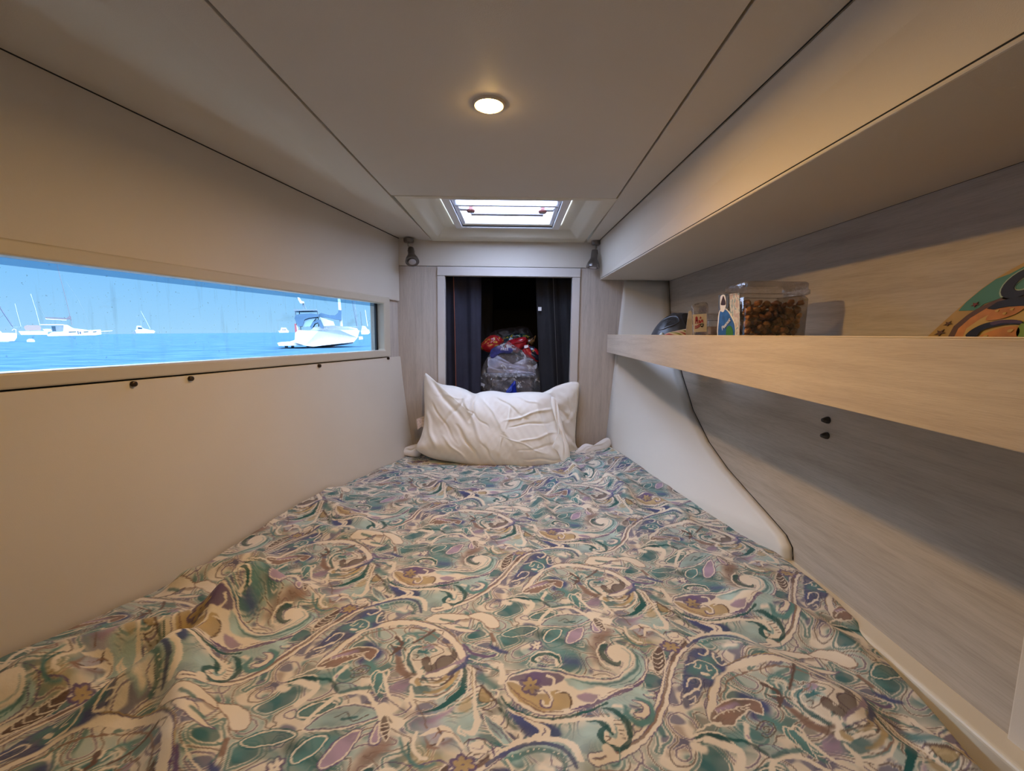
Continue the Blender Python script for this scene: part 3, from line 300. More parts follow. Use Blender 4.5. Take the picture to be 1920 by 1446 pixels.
# ceiling: centre panel, side panels, hatch moulding; thin dark joints between them
bk = MB(); bk.slab([(-1.6, YN, ZC + .085), (1.2, YN, ZC + .085), (1.2, 1.55, ZC + .085), (-1.6, 1.55, ZC + .085)], (0, 0, .04))
bk.box((-1.6, 1.55, ZC + .085), (-.30, 3.2, ZC + .125)); bk.box((.25, 1.55, ZC + .085), (1.2, 3.2, ZC + .125)); bk.box((-.30, 2.06, ZC + .085), (.25, 3.2, ZC + .125))
S(bk.build('ceiling', M['dark']))
g = .003
def cpanel(name, pts, t=.02): return S(MB().slab(pts, (0, 0, t)).build(name, M['vinyl'], bevel=.0015))
xl = lambda y: -.402 - .0194 * (1.469 - y); xr = lambda y: .334 + .0254 * (y - 1.496)
cpanel('ceiling', [(xl(YN) + g, YN, ZC), (xr(YN) - g, YN, ZC), (xr(1.485) - g, 1.488, ZC), (xl(1.475) + g, 1.476, ZC)])
xb = lambda y: .402 - .025 * (y - 2.107) + .0                       # where the ceiling meets the overhead locker
cpanel('ceiling', [(xr(YN) + g, YN, ZC), (xb(YN) + .03, YN, ZC), (xb(YE) + .03, YE + .05, ZC), (xr(YE) + g, YE + .05, ZC)])
# port side panel: its outer edge climbs slightly towards the foot of the berth
def zl(y): return ZC + .010 + .034 * max(0, 2.17 - y)
pp = [(xl(YN) - g, YN, ZC), (xl(YE + .05) - g, YE + .05, ZC), (WX(YE + .05) - .02, YE + .05, zl(2.2)), (WX(YN) - .02, YN, zl(YN))]
S(MB().slab([Vector(p) for p in pp], (0, 0, .02)).build('ceiling', M['vinyl'], bevel=.0015))

# hatch moulding: rim, sunk tray, well
hx0, hx1, hy0, hy1 = xl(1.8) + g, xr(1.8) - g, 1.480, YE + .02
def rect(x0, x1, y0, y1, z): return [(x0, y0, z), (x1, y0, z), (x1, y1, z), (x0, y1, z)]
hm = MB(); A = rect(hx0, hx1, hy0, hy1, ZC - .001); B = rect(-.352, .292, 1.495, 2.085, ZC - .001); Bc = rect(-.345, .285, 1.500, 2.078, ZC + .004)
Cc = rect(-.318, .255, 1.515, 2.045, ZC + .030); Dc = rect(-.300, .240, 1.525, 2.030, ZC + .034); E_ = rect(-.262, .205, 1.56, 1.985, ZC + .034)
Fc = rect(-.262, .205, 1.56, 1.985, ZC + .05)
def loft(m, loops):
    vs = [[m.bm.verts.new(p) for p in L] for L in loops]
    for a, b in zip(vs, vs[1:]):
        for i in range(len(a)): m.bm.faces.new((a[i], a[(i + 1) % len(a)], b[(i + 1) % len(a)], b[i]))
loft(hm, [rect(hx0, hx1, hy0, hy1, ZC + .02), A, B, Bc, Cc, Dc, E_, Fc])
ho = hm.build('trim_1', M['grp'], smooth=True, bevel=.006, seg=3); S(ho)

# the hatch itself: window_1
w1 = bpy.data.objects.new('window_1', None); COL.objects.link(w1); w1.location = (-.03, 1.78, ZC + .03); S(w1)
def child(o, par):
    o.parent = par; o.matrix_parent_inverse = Matrix.Translation(par.location).inverted(); return o
x0, x1, y0, y1 = -.258, .201, 1.565, 2.03
child(ring_frame(rect(x0, x1, y0, y1, ZC + .026), rect(x0 + .030, x1 - .030, y0 + .045, y1 - .022, ZC + .026), (0, 0, .006)).build('hatch_flange', M['white'], bevel=.002), w1)
child(ring_frame(rect(x0 + .028, x1 - .028, y0 + .043, y1 - .020, ZC + .029), rect(x0 + .033, x1 - .033, y0 + .049, y1 - .026, ZC + .031), (0, 0, .004)).build('gasket', M['black']), w1)
child(ring_frame(rect(x0 + .030, x1 - .030, y0 + .046, y1 - .022, ZC + .032), rect(x0 + .046, x1 - .046, y0 + .060, y1 - .036, ZC + .040), (0, 0, .018)).build('hatch_frame', M['alu'], bevel=.003), w1)
child(MB().box((x0 + .036, 1.688, ZC + .030), (x1 - .036, 1.702, ZC + .036)).build('blind_rail', M['alu'], bevel=.002), w1)
gm = bpy.data.materials.new('hatch_acrylic'); gm.use_nodes = True; nt = gm.node_tree; nt.nodes.clear()
o_ = nt.nodes.new('ShaderNodeOutputMaterial'); t_ = nt.nodes.new('ShaderNodeBsdfTransparent'); t_.inputs[0].default_value = (.80, .80, .88, 1)
tl = nt.nodes.new('ShaderNodeBsdfTranslucent'); tl.inputs[0].default_value = (.85, .85, .92, 1); mx = nt.nodes.new('ShaderNodeMixShader'); mx.inputs[0].default_value = .35
nt.links.new(t_.outputs[0], mx.inputs[1]); nt.links.new(tl.outputs[0], mx.inputs[2]); nt.links.new(mx.outputs[0], o_.inputs[0])
child(MB().box((x0 + .040, y0 + .050, ZC + .050), (x1 - .040, y1 - .030, ZC + .056)).build('hatch_glass', gm), w1)
knobm = pbr('bronze_knob', (.16, .06, .05), .25, metal=.6)
for sx in (-1, 1):
    cx = -.029 + sx * .140; cy = 1.775
    h = child(MB().lathe([(.0, 0), (.014, 0), (.0165, .004), (.0165, .009), (.009, .013), (.008, .022)], Matrix.Translation((cx, cy, ZC + .029)), 20).build('hatch_handle', knobm, smooth=True), w1)
    child(MB().box((cx - .044 if sx < 0 else cx + .010, cy - .012, ZC + .036), (cx - .010 if sx < 0 else cx + .044, cy + .012, ZC + .049)).build('handle_bracket', M['alu'], bevel=.004), w1)
child(MB().box((x0 + .08, 1.855, ZC + .044), (x1 - .08, 1.885, ZC + .0495)).build('reflection_bar', pbr('grey_bar', (.35, .35, .42), .4), bevel=.002), w1)  # grey strip added under the acrylic to imitate a reflection band

# end bulkhead (wall_front): upper cover panel, two wood panels, framed opening
ZO, ZOB = 1.376, .70; OX0, OX1 = -.332, .287
S(MB().box((-.575, YE, 1.422), (.445, YE + .018, ZC + .03)).build('wall_front', M['vinyl'], bevel=.0015))
S(MB().box((-.70, YE + .004, .0), (-.370, YE + .024, 1.4195)).build('wall_front', M['woodz']))
S(MB().box((.326, YE + .004, .0), (.62, YE + .024, 1.4195)).build('wall_front', M['woodz']))
S(MB().box((-.370, YE + .006, .0), (.326, YE + .024, ZOB - .03)).build('wall_front', M['woodz']))
S(MB().box((-.369, YE - .008, ZO), (.325, YE + .03, 1.4185)).build('trim_2', M['trimgrey'], bevel=.002))
S(MB().box((-.369, YE - .006, ZOB), (OX0, YE + .03, ZO - .001)).build('trim_2', M['trimgrey'], bevel=.002))
S(MB().box((OX1, YE - .006, ZOB), (.325, YE + .03, ZO - .001)).build('trim_2', M['trimgrey'], bevel=.002))
S(MB().box((-.369, YE - .006, ZOB - .03), (.325, YE + .03, ZOB - .001)).build('trim_2', M['trimgrey'], bevel=.002))
for a_, b_ in ((-.60, -.425), (.385, 1.0)): S(MB().box((a_, YE + .026, 0), (b_, YE + .036, 1.72)).build('wall_front', M['dark']))
S(MB().box((-.60, YE + .0365, 1.51), (1.0, YE + .045, 1.72)).build('wall_front', M['dark']))
# dark stowage space behind it
lk = MB(); lk.box((-.42, 3.12, ZOB - .05), (.38, 3.15, 1.5)); lk.box((-.42, YE + .04, ZOB - .05), (-.40, 3.12, 1.5)); lk.box((.36, YE + .04, ZOB - .05), (.38, 3.12, 1.5))
lk.box((-.42, YE + .035, 1.46), (.38, 3.15, 1.5)); S(lk.build('wall_front_locker', M['dark_panel'])).name = 'wall_locker'
S(MB().box((-.40, YE + .035, ZOB - .05), (.36, 3.12, ZOB - .02)).build('floor_locker', M['dark_panel']))

# left side: backing skin, cover panels, long window
t = .02; zt0, zb0 = 1.262, .984                                      # frame outer top and bottom
yA, yB = .10, 2.062
def wslab(name, ya, yb, za, zb, off, th, mat, bevel=.0015, lean=None):
    p = [WP(ya, za, off), WP(yb, za, off), WP(yb, zb, off), WP(ya, zb, off)]
    return S(MB().slab(p, -WN * th).build(name, mat, bevel=bevel))
wslab('wall_left', YN, YE + .06, 0, zb0 + .01, .10, .04, M['dark'], 0)
wslab('wall_left', YN, YE + .06, zt0 - .01, 1.75, .10, .04, M['dark'], 0)
wslab('wall_left', YN, yA + .02, zb0 + .01, zt0 - .01, .10, .04, M['dark'], 0)
wslab('wall_left', 2.068, YE + .022, .92, 1.30, .012, .03, M['woodz'], 0)
wslab('wall_left', YN, YE + .022, .90, .998, .0375, .008, M['dark'], 0)
wslab('wall_left', YN, YE + .022, 1.252, 1.36, .0375, .008, M['dark'], 0)
up = MB(); up.hexa([WP(YN, 1.266, 0), WP(YE - .003, 1.252, 0), WP(YE - .003, ZC + .016, 0), WP(YN, zl(YN) + .006, 0)], [WP(YN, 1.266, .014), WP(YE - .003, 1.252, .014), WP(YE - .003, ZC + .016, .014), WP(YN, zl(YN) + .006, .014)])
S(up.build('wall_left', M['vinyl'], bevel=.002))
# lower panel leans in towards the head of the berth
n = 14; lo = MB(); rows = []
for k in range(n + 1):
    y = YN + (YE + .004 - YN) * k / n; f = max(0, (y - .75) / 1.42); row = []
    for j in range(9):
        s = j / 8; z = .982 - (.982 - .20) * s; q = (.982 - z) / .46
        inn = .058 * f * (q ** 1.35) - .004 * (1 - q); p = WP(y, z, -inn)
        row.append(p)
    rows.append(row)
V = [v for r in rows for v in r]; V2 = [v - WN * .016 for v in V]; nv = len(V); F = []
for k in range(n):
    for j in range(8):
        a = k * 9 + j; F += [(a, a + 1, a + 10, a + 9), (a + nv, a + 9 + nv, a + 10 + nv, a + 1 + nv)]
for k in range(n): F += [(k * 9, (k + 1) * 9, (k + 1) * 9 + nv, k * 9 + nv), (k * 9 + 8, k * 9 + 8 + nv, (k + 1) * 9 + 8 + nv, (k + 1) * 9 + 8)]
for j in range(8): F += [(j, j + nv, j + 1 + nv, j + 1), (n * 9 + j, n * 9 + j + 1, n * 9 + j + 1 + nv, n * 9 + j + nv)]
lp = raw('wall_left', V + V2, F, M['vinyl2'], smooth=True); lp.data.set_sharp_from_angle(angle=R(40)); S(lp)
for (px, py) in [(251, 720), (358, 710), (599, 686), (728, 672)]:
    p = on_wall(px, py); q = p + WN * .0035
    sc = MB().lathe([(.0, .004), (.0035, .0045), (.0062, .003), (.0066, 0), (.0066, -.004)], Matrix.Translation(p + WN * .001) @ WN.to_track_quat('Z', 'Y').to_matrix().to_4x4(), 14).build('screw', M['screw'], lp, smooth=True)
# window_2: moulded frame with sunk glass
w2 = bpy.data.objects.new('window_2', None); COL.objects.link(w2); w2.location = WP(1.1, zb0, 0); S(w2)
def q4(ya, yb, za, zb, off): return [WP(ya, za, off), WP(yb, za, off), WP(yb, zb, off), WP(ya, zb, off)]
def inset_ring(name, qo, qi, off, mat, bev=.004, par=w2): return child(ring_frame(qo, qi, -WN * off).build(name, mat, bevel=bev, seg=3), par)
inset_ring('window_frame', q4(yA, 2.078, .986, 1.262, -.004), q4(yA + .04, 2.030, 1.018, 1.230, -.004), .040, M['frame'], .006)
child(MB().slab(q4(2.020, 2.034, 1.012, 1.236, .036), -WN * .008).build('rubber_seal', M['black']), w2)
gl = bpy.data.materials.new('salt_streaked_glass'); gl.use_nodes = True; nt = gl.node_tree; nt.nodes.clear()
o_ = nt.nodes.new('ShaderNodeOutputMaterial'); t_ = nt.nodes.new('ShaderNodeBsdfTransparent'); t_.inputs[0].default_value = (.93, .97, 1, 1)
gg = nt.nodes.new('ShaderNodeBsdfGlossy'); gg.inputs['Roughness'].default_value = .03; m1 = nt.nodes.new('ShaderNodeMixShader'); m1.inputs[0].default_value = .03
nt.links.new(t_.outputs[0], m1.inputs[1]); nt.links.new(gg.outputs[0], m1.inputs[2])
df = nt.nodes.new('ShaderNodeBsdfDiffuse'); df.inputs[0].default_value = (.14, .22, .30, 1); m2 = nt.nodes.new('ShaderNodeMixShader')
tc = nt.nodes.new('ShaderNodeTexCoord')
def streak(scale, lo, hi, amt, sc=(1, 1, 1), dist=0):
    mp = nt.nodes.new('ShaderNodeMapping'); mp.inputs['Scale'].default_value = sc; nt.links.new(tc.outputs['Object'], mp.inputs[0])
    nn = nt.nodes.new('ShaderNodeTexNoise'); nn.inputs['Scale'].default_value = scale; nn.inputs['Detail'].default_value = 5; nn.inputs['Distortion'].default_value = dist; nt.links.new(mp.outputs[0], nn.inputs[0])
    r = nt.nodes.new('ShaderNodeMapRange'); r.inputs[1].default_value = lo; r.inputs[2].default_value = hi; r.inputs[4].default_value = amt; nt.links.new(nn.outputs[0], r.inputs[0]); return r.outputs[0]
s1 = streak(6, .60, .80, .16, (1, 1, 2.2), .6); s2 = streak(60, .60, .76, .14, (1, 1, .10)); s3 = streak(130, .68, .76, .5)
ad = nt.nodes.new('ShaderNodeMath'); ad.operation = 'ADD'; nt.links.new(s1, ad.inputs[0]); nt.links.new(s2, ad.inputs[1])
ad2 = nt.nodes.new('ShaderNodeMath'); ad2.operation = 'ADD'; ad2.use_clamp = True; nt.links.new(ad.outputs[0], ad2.inputs[0]); nt.links.new(s3, ad2.inputs[1])
nt.links.new(ad2.outputs[0], m2.inputs[0]); nt.links.new(m1.outputs[0], m2.inputs[1]); nt.links.new(df.outputs[0], m2.inputs[2]); nt.links.new(m2.outputs[0], o_.inputs[0])
child(MB().slab(q4(yA + .02, 2.034, 1.012, 1.236, .045), -WN * .006).build('window_glass', gl), w2)
tb_ = bpy.data.materials.new('blue_tinted_edge'); tb_.use_nodes = True; tb_.node_tree.nodes.clear(); _o = tb_.node_tree.nodes.new('ShaderNodeOutputMaterial'); _t = tb_.node_tree.nodes.new('ShaderNodeBsdfTransparent'); _t.inputs[0].default_value = (.62, .72, .80, 1); tb_.node_tree.links.new(_t.outputs[0], _o.inputs[0]); child(MB().slab(q4(yA, 2.034, 1.219, 1.250, .053), -WN * .004).build('tinted_glass_border', tb_), w2)

# right side: hull lining, overhead locker soffit, moulded corner, ledge, post
S(MB().box((XH, .598, .45), (XH + .02, YE + .06, 1.372)).build('wall_right', M['woodx']))
S(MB().box((XH, YN, .0), (XH + .03, .5975, 1.40)).build('wall_right', M['vinyl2']))
S(MB().box((XH + .02, YN, 0), (XH + .06, YE + .1, 1.7)).build('wall_right', M['dark']))
S(MB().box((XH - .008, .50, .0), (XH + .01, .5955, 1.38)).build('trim_3', M['vinyl2'], bevel=.003))
# soffit
zb = 1.365; xs = lambda y: .421 + .0172 * (2.171 - y)
sf = MB().hexa([(xb(YN) + .002, YN, ZC - .001), (xs(YN), YN, zb), (XH, YN, zb), (XH, YN, ZC - .001)], [(xb(YE) + .002, YE - .001, ZC - .001), (xs(YE), YE - .001, zb), (XH, YE - .001, zb), (XH, YE - .001, ZC - .001)])
so = sf.build('trim_4', M['vinyl2'], bevel=.0025); S(so)
for nm, pts_ in (('trim_8', [(xb(YN) + .0005, YN, ZC), (xb(YE), YE - .002, ZC)]), ('trim_9', [(xs(YN) - .0002, YN, zb + .006), (xs(YE) - .0002, YE - .003, zb + .006)]), ('trim_10', [WP(YN, zl(YN) - .001, -.001), WP(YE - .003, zl(YE) - .001, -.001)]), ('trim_11', [(XH - .001, .60, zb + .001), (XH - .001, YE - .005, zb + .001)])):
    S(MB().tube(pts_, (.0010 if nm == 'trim_9' else .0014) if nm != 'trim_10' else .0026, 6).build(nm, M['dark']))
# moulded white corner between bulkhead and hull lining
CV = [(2.19, 1.366), (2.131, 1.176), (2.04, 1.03), (1.947, .922), (1.811, .789), (1.647, .693), (1.492, .637), (1.364, .606), (1.241, .578), (1.150, .556), (1.122, .535), (1.116, .505), (1.116, .40)]
def crv(k):
    k = min(max(k, 0), len(CV) - 1.0001); i = int(k); f = k - i; return (CV[i][0] * (1 - f) + CV[i + 1][0] * f, CV[i][1] * (1 - f) + CV[i + 1][1] * f)
N1, N2 = 48, 14; V = []; F = []
for i in range(N1 + 1):
    y, z = crv(i / N1 * (len(CV) - 1)); C_ = Vector((XH - .0005, y, z))
    za = 1.366 - (1.366 - .30) * min(1, ((1.366 - z) / (1.366 - .40)) ** 1.0); A_ = Vector((.538 - (1.354 - za) * .0716, YE + .003, za))
    d = C_ - A_; Cin = A_ + d * (1 - min(.9, .040 / max(d.length, .05))) + Vector((-.016, -.012, .0)) 
    for j in range(N2 + 1):
        s = j / N2
        if s < .7: p = A_.lerp(Cin, s / .7)
        else:
            q = (s - .7) / .3; p = Cin.lerp(C_, q) + Vector((-.012, -.010, 0)) * math.sin(q * math.pi) * .8
        V.append(p)
for i in range(N1):
    for j in range(N2): a = i * (N2 + 1) + j; F.append((a, a + 1, a + N2 + 2, a + N2 + 1))
mc = raw('trim_5', V, F, M['grp_white'], smooth=True); S(mc)
sm = mc.modifiers.new('thick', 'SOLIDIFY'); sm.thickness = .006; sm.offset = 0
# dark joint behind the moulding's edge
jp = [Vector((XH - .001, y - .002, z + .001)) for y, z in CV[:-1]]
S(MB().tube(jp, .0022, 6).build('trim_6', M['dark'], smooth=True))
# ledge under the hull lining
S(MB().box((.716, .50, .30), (XH + .01, 1.30, .503)).build('trim_7', M['grp'], bevel=.008, seg=4))
# floor and aft bulkhead
S(MB().box((-1.7, YN - .1, -.04), (1.0, 3.2, 0)).build('floor', M['vinyl2']))
S(MB().box((-1.7, YN - .06, 0), (1.0, YN - .02, 1.75)).build('wall_back', M['vinyl']))

# ================================================================== LIGHT FITTINGS
dl = empty('downlight', (LAMP[0], LAMP[1], ZC), 'lit round downlight glowing yellow in the middle of the ceiling panel', 'lamp', None)
T0 = Matrix.Identity(4)
MB().lathe([(.0245, .004), (.0245, -.002), (.028, -.0045), (.031, -.003), (.0325, .0005), (.0325, .004)], T0, 40).build('bezel', pbr('beige_bezel', (.60, .50, .38), .35), dl, smooth=True)
lm = pbr('warm_lamp_lens', (.9, .8, .6), .4, emit=(1, .62, .22), estr=55)
MB().lathe([(.001, -.0135), (.010, -.0125), (.018, -.0088), (.0228, -.0030), (.0238, .002)], T0, 40).build('lens', lm, dl, smooth=True)

def spotlight(px, py, hpx, hpy, face, label):
    b = at_z(px, py, ZC); b.y = min(b.y, 2.13); hp = at_y(hpx, hpy, b.y - .02)
    r = empty('spotlight', b, label, 'lamp', None)
    MB().lathe([(.0, .0), (.024, 0), (.0245, -.012), (.022, -.018), (.0, -.019)], T0, 24).build('ceiling_mount', M['nickel'], r, smooth=True)
    H = hp - b; kn = Vector((H.x * .35, H.y * .3, -.056)); hs_ = 1.22
    MB().tube([(0, 0, -.014), (0, 0, -.03), kn], .0042, 12).build('stem', M['chrome'], r, smooth=True)
    f = Vector(face).normalized(); Mx = Matrix.Translation(kn) @ f.to_track_quat('Z', 'Y').to_matrix().to_4x4() @ Matrix.Scale(hs_, 4)
    hd = MB().lathe([(.0, -.012), (.0115, -.010), (.013, .0), (.0135, .022), (.016, .028), (.0225, .040), (.026, .052), (.026, .057), (.0215, .0575), (.015, .052), (.0, .050)], Mx, 28).build('lamp_head', M['nickel'], r, smooth=True)
    MB().lathe([(.0, .051), (.0135, .053), (.0145, .0585), (.010, .061), (.0, .0615)], Mx, 24).build('bulb', pbr('lamp_glass', (.42, .41, .42), .2, spec=.6), hd, smooth=True)
    MB().tube([Mx @ Vector((-.014, 0, .002)), Mx @ Vector((.014, 0, .002))], .003, 8).build('pivot_pin', M['chrome'], r, smooth=True)
    return r
spotlight(771, 452, 779, 492, (.22, -.62, -.95), 'unlit nickel swivel spotlight in the corner beside the long window, head turned to the bed')
spotlight(1113, 458, 1109, 492, (-.10, -.12, -1), 'unlit nickel swivel spotlight pointing straight down in the corner beside the overhead locker')

# ================================================================== SHELF
sh = empty('shelf', (.47, 1.1, 1.0), 'long bleached oak shelf with a deep fiddle board along the hull', 'shelf')
X0, X1 = .462, .4885
yf, yn = YE - .022, -.25
def sx(y): return X0 + (2.15 - y) * (X1 - X0) / 1.75
fb = MB().hexa([(sx(yf), yf, 1.100), (sx(yf) + .018, yf, 1.100), (sx(yf) + .018, yf, 1.016), (sx(yf), yf, 1.016)], [(sx(yn), yn, 1.1015), (sx(yn) + .018, yn, 1.1015), (sx(yn) + .018, yn, .984), (sx(yn), yn, .984)])
child(fb.build('fiddle_board', M['woodshelf'], bevel=.001), sh)
child(MB().hexa([(sx(yf) - .0004, yf - .001, 1.1018), (sx(yf) + .0184, yf - .001, 1.1018), (sx(yf) + .0184, yf - .001, 1.1003), (sx(yf) - .0004, yf - .001, 1.1003)], [(sx(yn) - .0004, yn, 1.1033), (sx(yn) + .0184, yn, 1.1033), (sx(yn) + .0184, yn, 1.1018), (sx(yn) - .0004, yn, 1.1018)]).build('edge_band', M['edge']), sh)
ZS = 1.035
child(MB().hexa([(sx(yf) + .019, yf, ZS), (.562, yf, ZS), (.562, yf, ZS - .016), (sx(yf) + .019, yf, ZS - .016)], [(sx(yn) + .019, yn, ZS), (.758, yn, ZS), (.758, yn, ZS - .016), (sx(yn) + .019, yn, ZS - .016)]).build('shelf_board', M['woodshelf']), sh)
# two dark stud knobs on the lining under the shelf
for (px, py, lb) in [(1553, 788, 'upper of the two small dark metal knobs on the hull lining under the shelf'), (1551, 817, 'lower of the two small dark metal knobs on the hull lining under the shelf')]:
    p = at_x(px, py, XH)
    o = MB().lathe([(.0, .016), (.004, .015), (.0062, .010), (.0085, .004), (.0088, -.001), (.0, -.001)], Matrix.Translation(p) @ Vector((-1, 0, 0)).to_track_quat('Z', 'Y').to_matrix().to_4x4(), 20).build('knob', pbr('dark_chrome', (.08, .08, .085), .25, metal=.8), smooth=True)
    tag(o, lb, 'knob', 'dark knobs under the shelf')

# ================================================================== BED
tag(MB().hexa([(-.92, -.3, .03), (.70, -.3, .03), (.70, 1.0, .03), (.44, YE - .03, .03), (-.41, YE - .03, .03)], [(-.92, -.3, .40), (.70, -.3, .40), (.70, 1.0, .40), (.44, YE - .03, .40), (-.41, YE - .03, .40)]).build('mattress', M['mattress'], bevel=.02, seg=3),
    'thick mattress filling the berth, hidden under the paisley bedspread', 'mattress')
def bx(y): return np.interp(y, [-.4, .2, .546, .715, .843, 1.0, 1.15, 1.3, 1.5, 1.7, 1.9, 2.1, 2.2], [.62, .670, .705, .735, .750, .757, .756, .726, .672, .618, .565, .512, .49])
def bl(y): return WX(y) + .016 + .05 * np.clip((y - .75) / 1.42, 0, 1)
CUT = dict()
def bed_z(x, y):
    L = bl(y); Rr = bx(y); s = (x - L) / (Rr - L)
    z = .498 + 0 * x
    zl_ = np.interp(y, [-.3, .5, .74, .9, 1.07, 1.3, 1.48, 1.56, 1.64, 1.8, 2.0, 2.2], [.50, .50, .50, .478, .468, .505, .522, .532, .506, .506, .50, .50])
    z = z + (zl_ - .498) * np.exp(-((x - L) / .12) ** 2)
    z = z + .058 * np.clip((y - 1.25) / .85, 0, 1) * np.clip((s - .55) / .45, 0, 1) ** 1.3
    def fold(x0, y0, x1, y1, w, h, endf=.25):
        d = np.array([x1 - x0, y1 - y0]); Ln = np.hypot(*d); d = d / Ln
        u = (x - x0) * d[0] + (y - y0) * d[1]; v = (x - x0) * -d[1] + (y - y0) * d[0]
        v = v + .012 * np.sin(u * 17 + x0 * 40)
        e_ = np.clip(u / (endf * Ln), 0, 1) * np.clip((Ln - u) / (endf * Ln), 0, 1); e_ = e_ * e_ * (3 - 2 * e_)
        return h * e_ * np.exp(-(v / w) ** 2)
    for f in [(-.90, .58, -.42, .98, .035, .030), (-.66, .55, -.50, .98, .030, .026), (-.46, .50, -.58, .76, .04, .022), (-.83, .96, -.62, 1.12, .03, .020), (-.88, .52, -.70, .70, .03, .018),
              (-.34, 1.75, -.10, 1.50, .03, .010), (.02, 1.80, .16, 1.30, .025, .012), (.14, 1.82, .30, 1.42, .03, .013), (.30, 1.95, .46, 1.45, .028, .022), (.24, 2.0, .30, 1.7, .024, .020), (.40, 1.85, .60, 1.25, .03, .014),
              (.28, 1.40, .60, 1.00, .035, .010), (.50, 1.00, .70, .70, .03, .016), (.40, .80, .62, .62, .035, .014), (.50, .70, .60, .45, .03, .014), (.62, .62, .69, .40, .02, .018),
              (-.45, 1.50, -.20, 1.30, .03, .008), (-.70, 1.45, -.40, 1.30, .035, .012), (-.66, 1.30, -.30, 1.20, .03, .009), (-.15, 1.1, .35, 1.15, .03, .004), (-.1, .6, .3, .9, .05, .005), (.05, .5, .25, .66, .03, .006)]:
        z = z + (2.0 if f[0] < -.3 else 1.5) * fold(*f)
    z = z + .0035 * np.sin(x * 13 + 2 * np.sin(y * 7)) * np.sin(y * 11 + 1.5 * np.sin(x * 9)) + .0018 * np.sin(x * 37 + y * 21 + 2 * np.sin(y * 15)) * np.sin(y * 33 - x * 11)
    z = z + .014 * np.clip((y - .80) / .08, 0, 1) * np.clip((1.35 - y) / .2, 0, 1) * np.clip((s - .8) / .12, 0, 1)
    # rolled right-hand border
    br = Rr - x; z = z - .11 * np.clip(1 - br / .040, 0, 1) ** 2.2 * np.clip((.86 - y) / .12, 0, 1) - .02 * np.clip(1 - br / .03, 0, 1) ** 2
    return z
NX, NY = 930, 1180
ty = np.linspace(0, 1, NY); ys = -.05 + (2.155 + .05) * (ty * .55 + .45 * ty ** 2.0)
XX = np.empty((NY, NX)); YY = np.repeat(ys[:, None], NX, 1)
sx_ = np.linspace(0, 1, NX)
for i, y in enumerate(ys): XX[i] = bl(y) + (bx(y) - bl(y)) * sx_
ZZ = bed_z(XX, YY)
PAT = paint_tile(PRINT)
gxx = np.gradient(ZZ, axis=1); drift = np.cumsum(np.hypot(gxx, np.gradient(XX, axis=1)), 1); mid = NX // 2
UX = XX * .25 + .75 * (drift - drift[:, mid:mid + 1] + XX[:, mid:mid + 1]); UY = YY + .02 * np.sin(XX * 3) * np.clip((YY - 1.2), 0, 1)
ab = np.stack([UX, UY], -1) @ MI.T * TN; i0 = np.floor(ab).astype(int); fr = (ab - i0)[..., None]
def P_(di, dj): return PAT[(i0[..., 0] + di) % TN, (i0[..., 1] + dj) % TN]
fa, fb_ = fr[..., 0, :], fr[..., 1, :]
RGB = P_(0, 0) * (1 - fa) * (1 - fb_) + P_(1, 0) * fa * (1 - fb_) + P_(0, 1) * (1 - fa) * fb_ + P_(1, 1) * fa * fb_
me = bpy.data.meshes.new('bedspread'); nvt = NX * NY; me.vertices.add(nvt)
me.vertices.foreach_set('co', np.stack([XX, YY, ZZ], -1).astype(np.float32).ravel())
I = np.arange(nvt).reshape(NY, NX); Q = np.stack([I[:-1, :-1], I[:-1, 1:], I[1:, 1:], I[1:, :-1]], -1).reshape(-1, 4)
me.loops.add(Q.size); me.loops.foreach_set('vertex_index', Q.astype(np.int32).ravel()); me.polygons.add(len(Q)); me.polygons.foreach_set('loop_start', np.arange(0, Q.size, 4, dtype=np.int32))
me.polygons.foreach_set('use_smooth', np.ones(len(Q), bool)); me.update(calc_edges=True)
ca = me.color_attributes.new('print', 'FLOAT_COLOR', 'POINT'); ca.data.foreach_set('color', np.concatenate([RGB, np.ones((NY, NX, 1))], -1).astype(np.float32).ravel())
fm, nt, b = node_mat('paisley_cotton'); b.inputs['Roughness'].default_value = .75; b.inputs['Sheen Weight'].default_value = .15; b.inputs['Specular IOR Level'].default_value = .25
an = nt.nodes.new('ShaderNodeAttribute'); an.attribute_name = 'print'; nt.links.new(an.outputs['Color'], b.inputs['Base Color'])
tc = nt.nodes.new('ShaderNodeTexCoord'); n1 = nt.nodes.new('ShaderNodeTexNoise'); n1.inputs['Scale'].default_value = 38; n1.inputs['Detail'].default_value = 4; nt.links.new(tc.outputs['Object'], n1.inputs[0])
bp = nt.nodes.new('ShaderNodeBump'); bp.inputs['Strength'].default_value = .35; bp.inputs['Distance'].default_value = .006; nt.links.new(n1.outputs[0], bp.inputs['Height']); nt.links.new(bp.outputs[0], b.inputs['Normal'])
bs = new_obj('bedspread', me, fm); tag(bs, 'rumpled paisley bedspread in teal, purple, brown and cream covering the whole berth', 'bedspread')

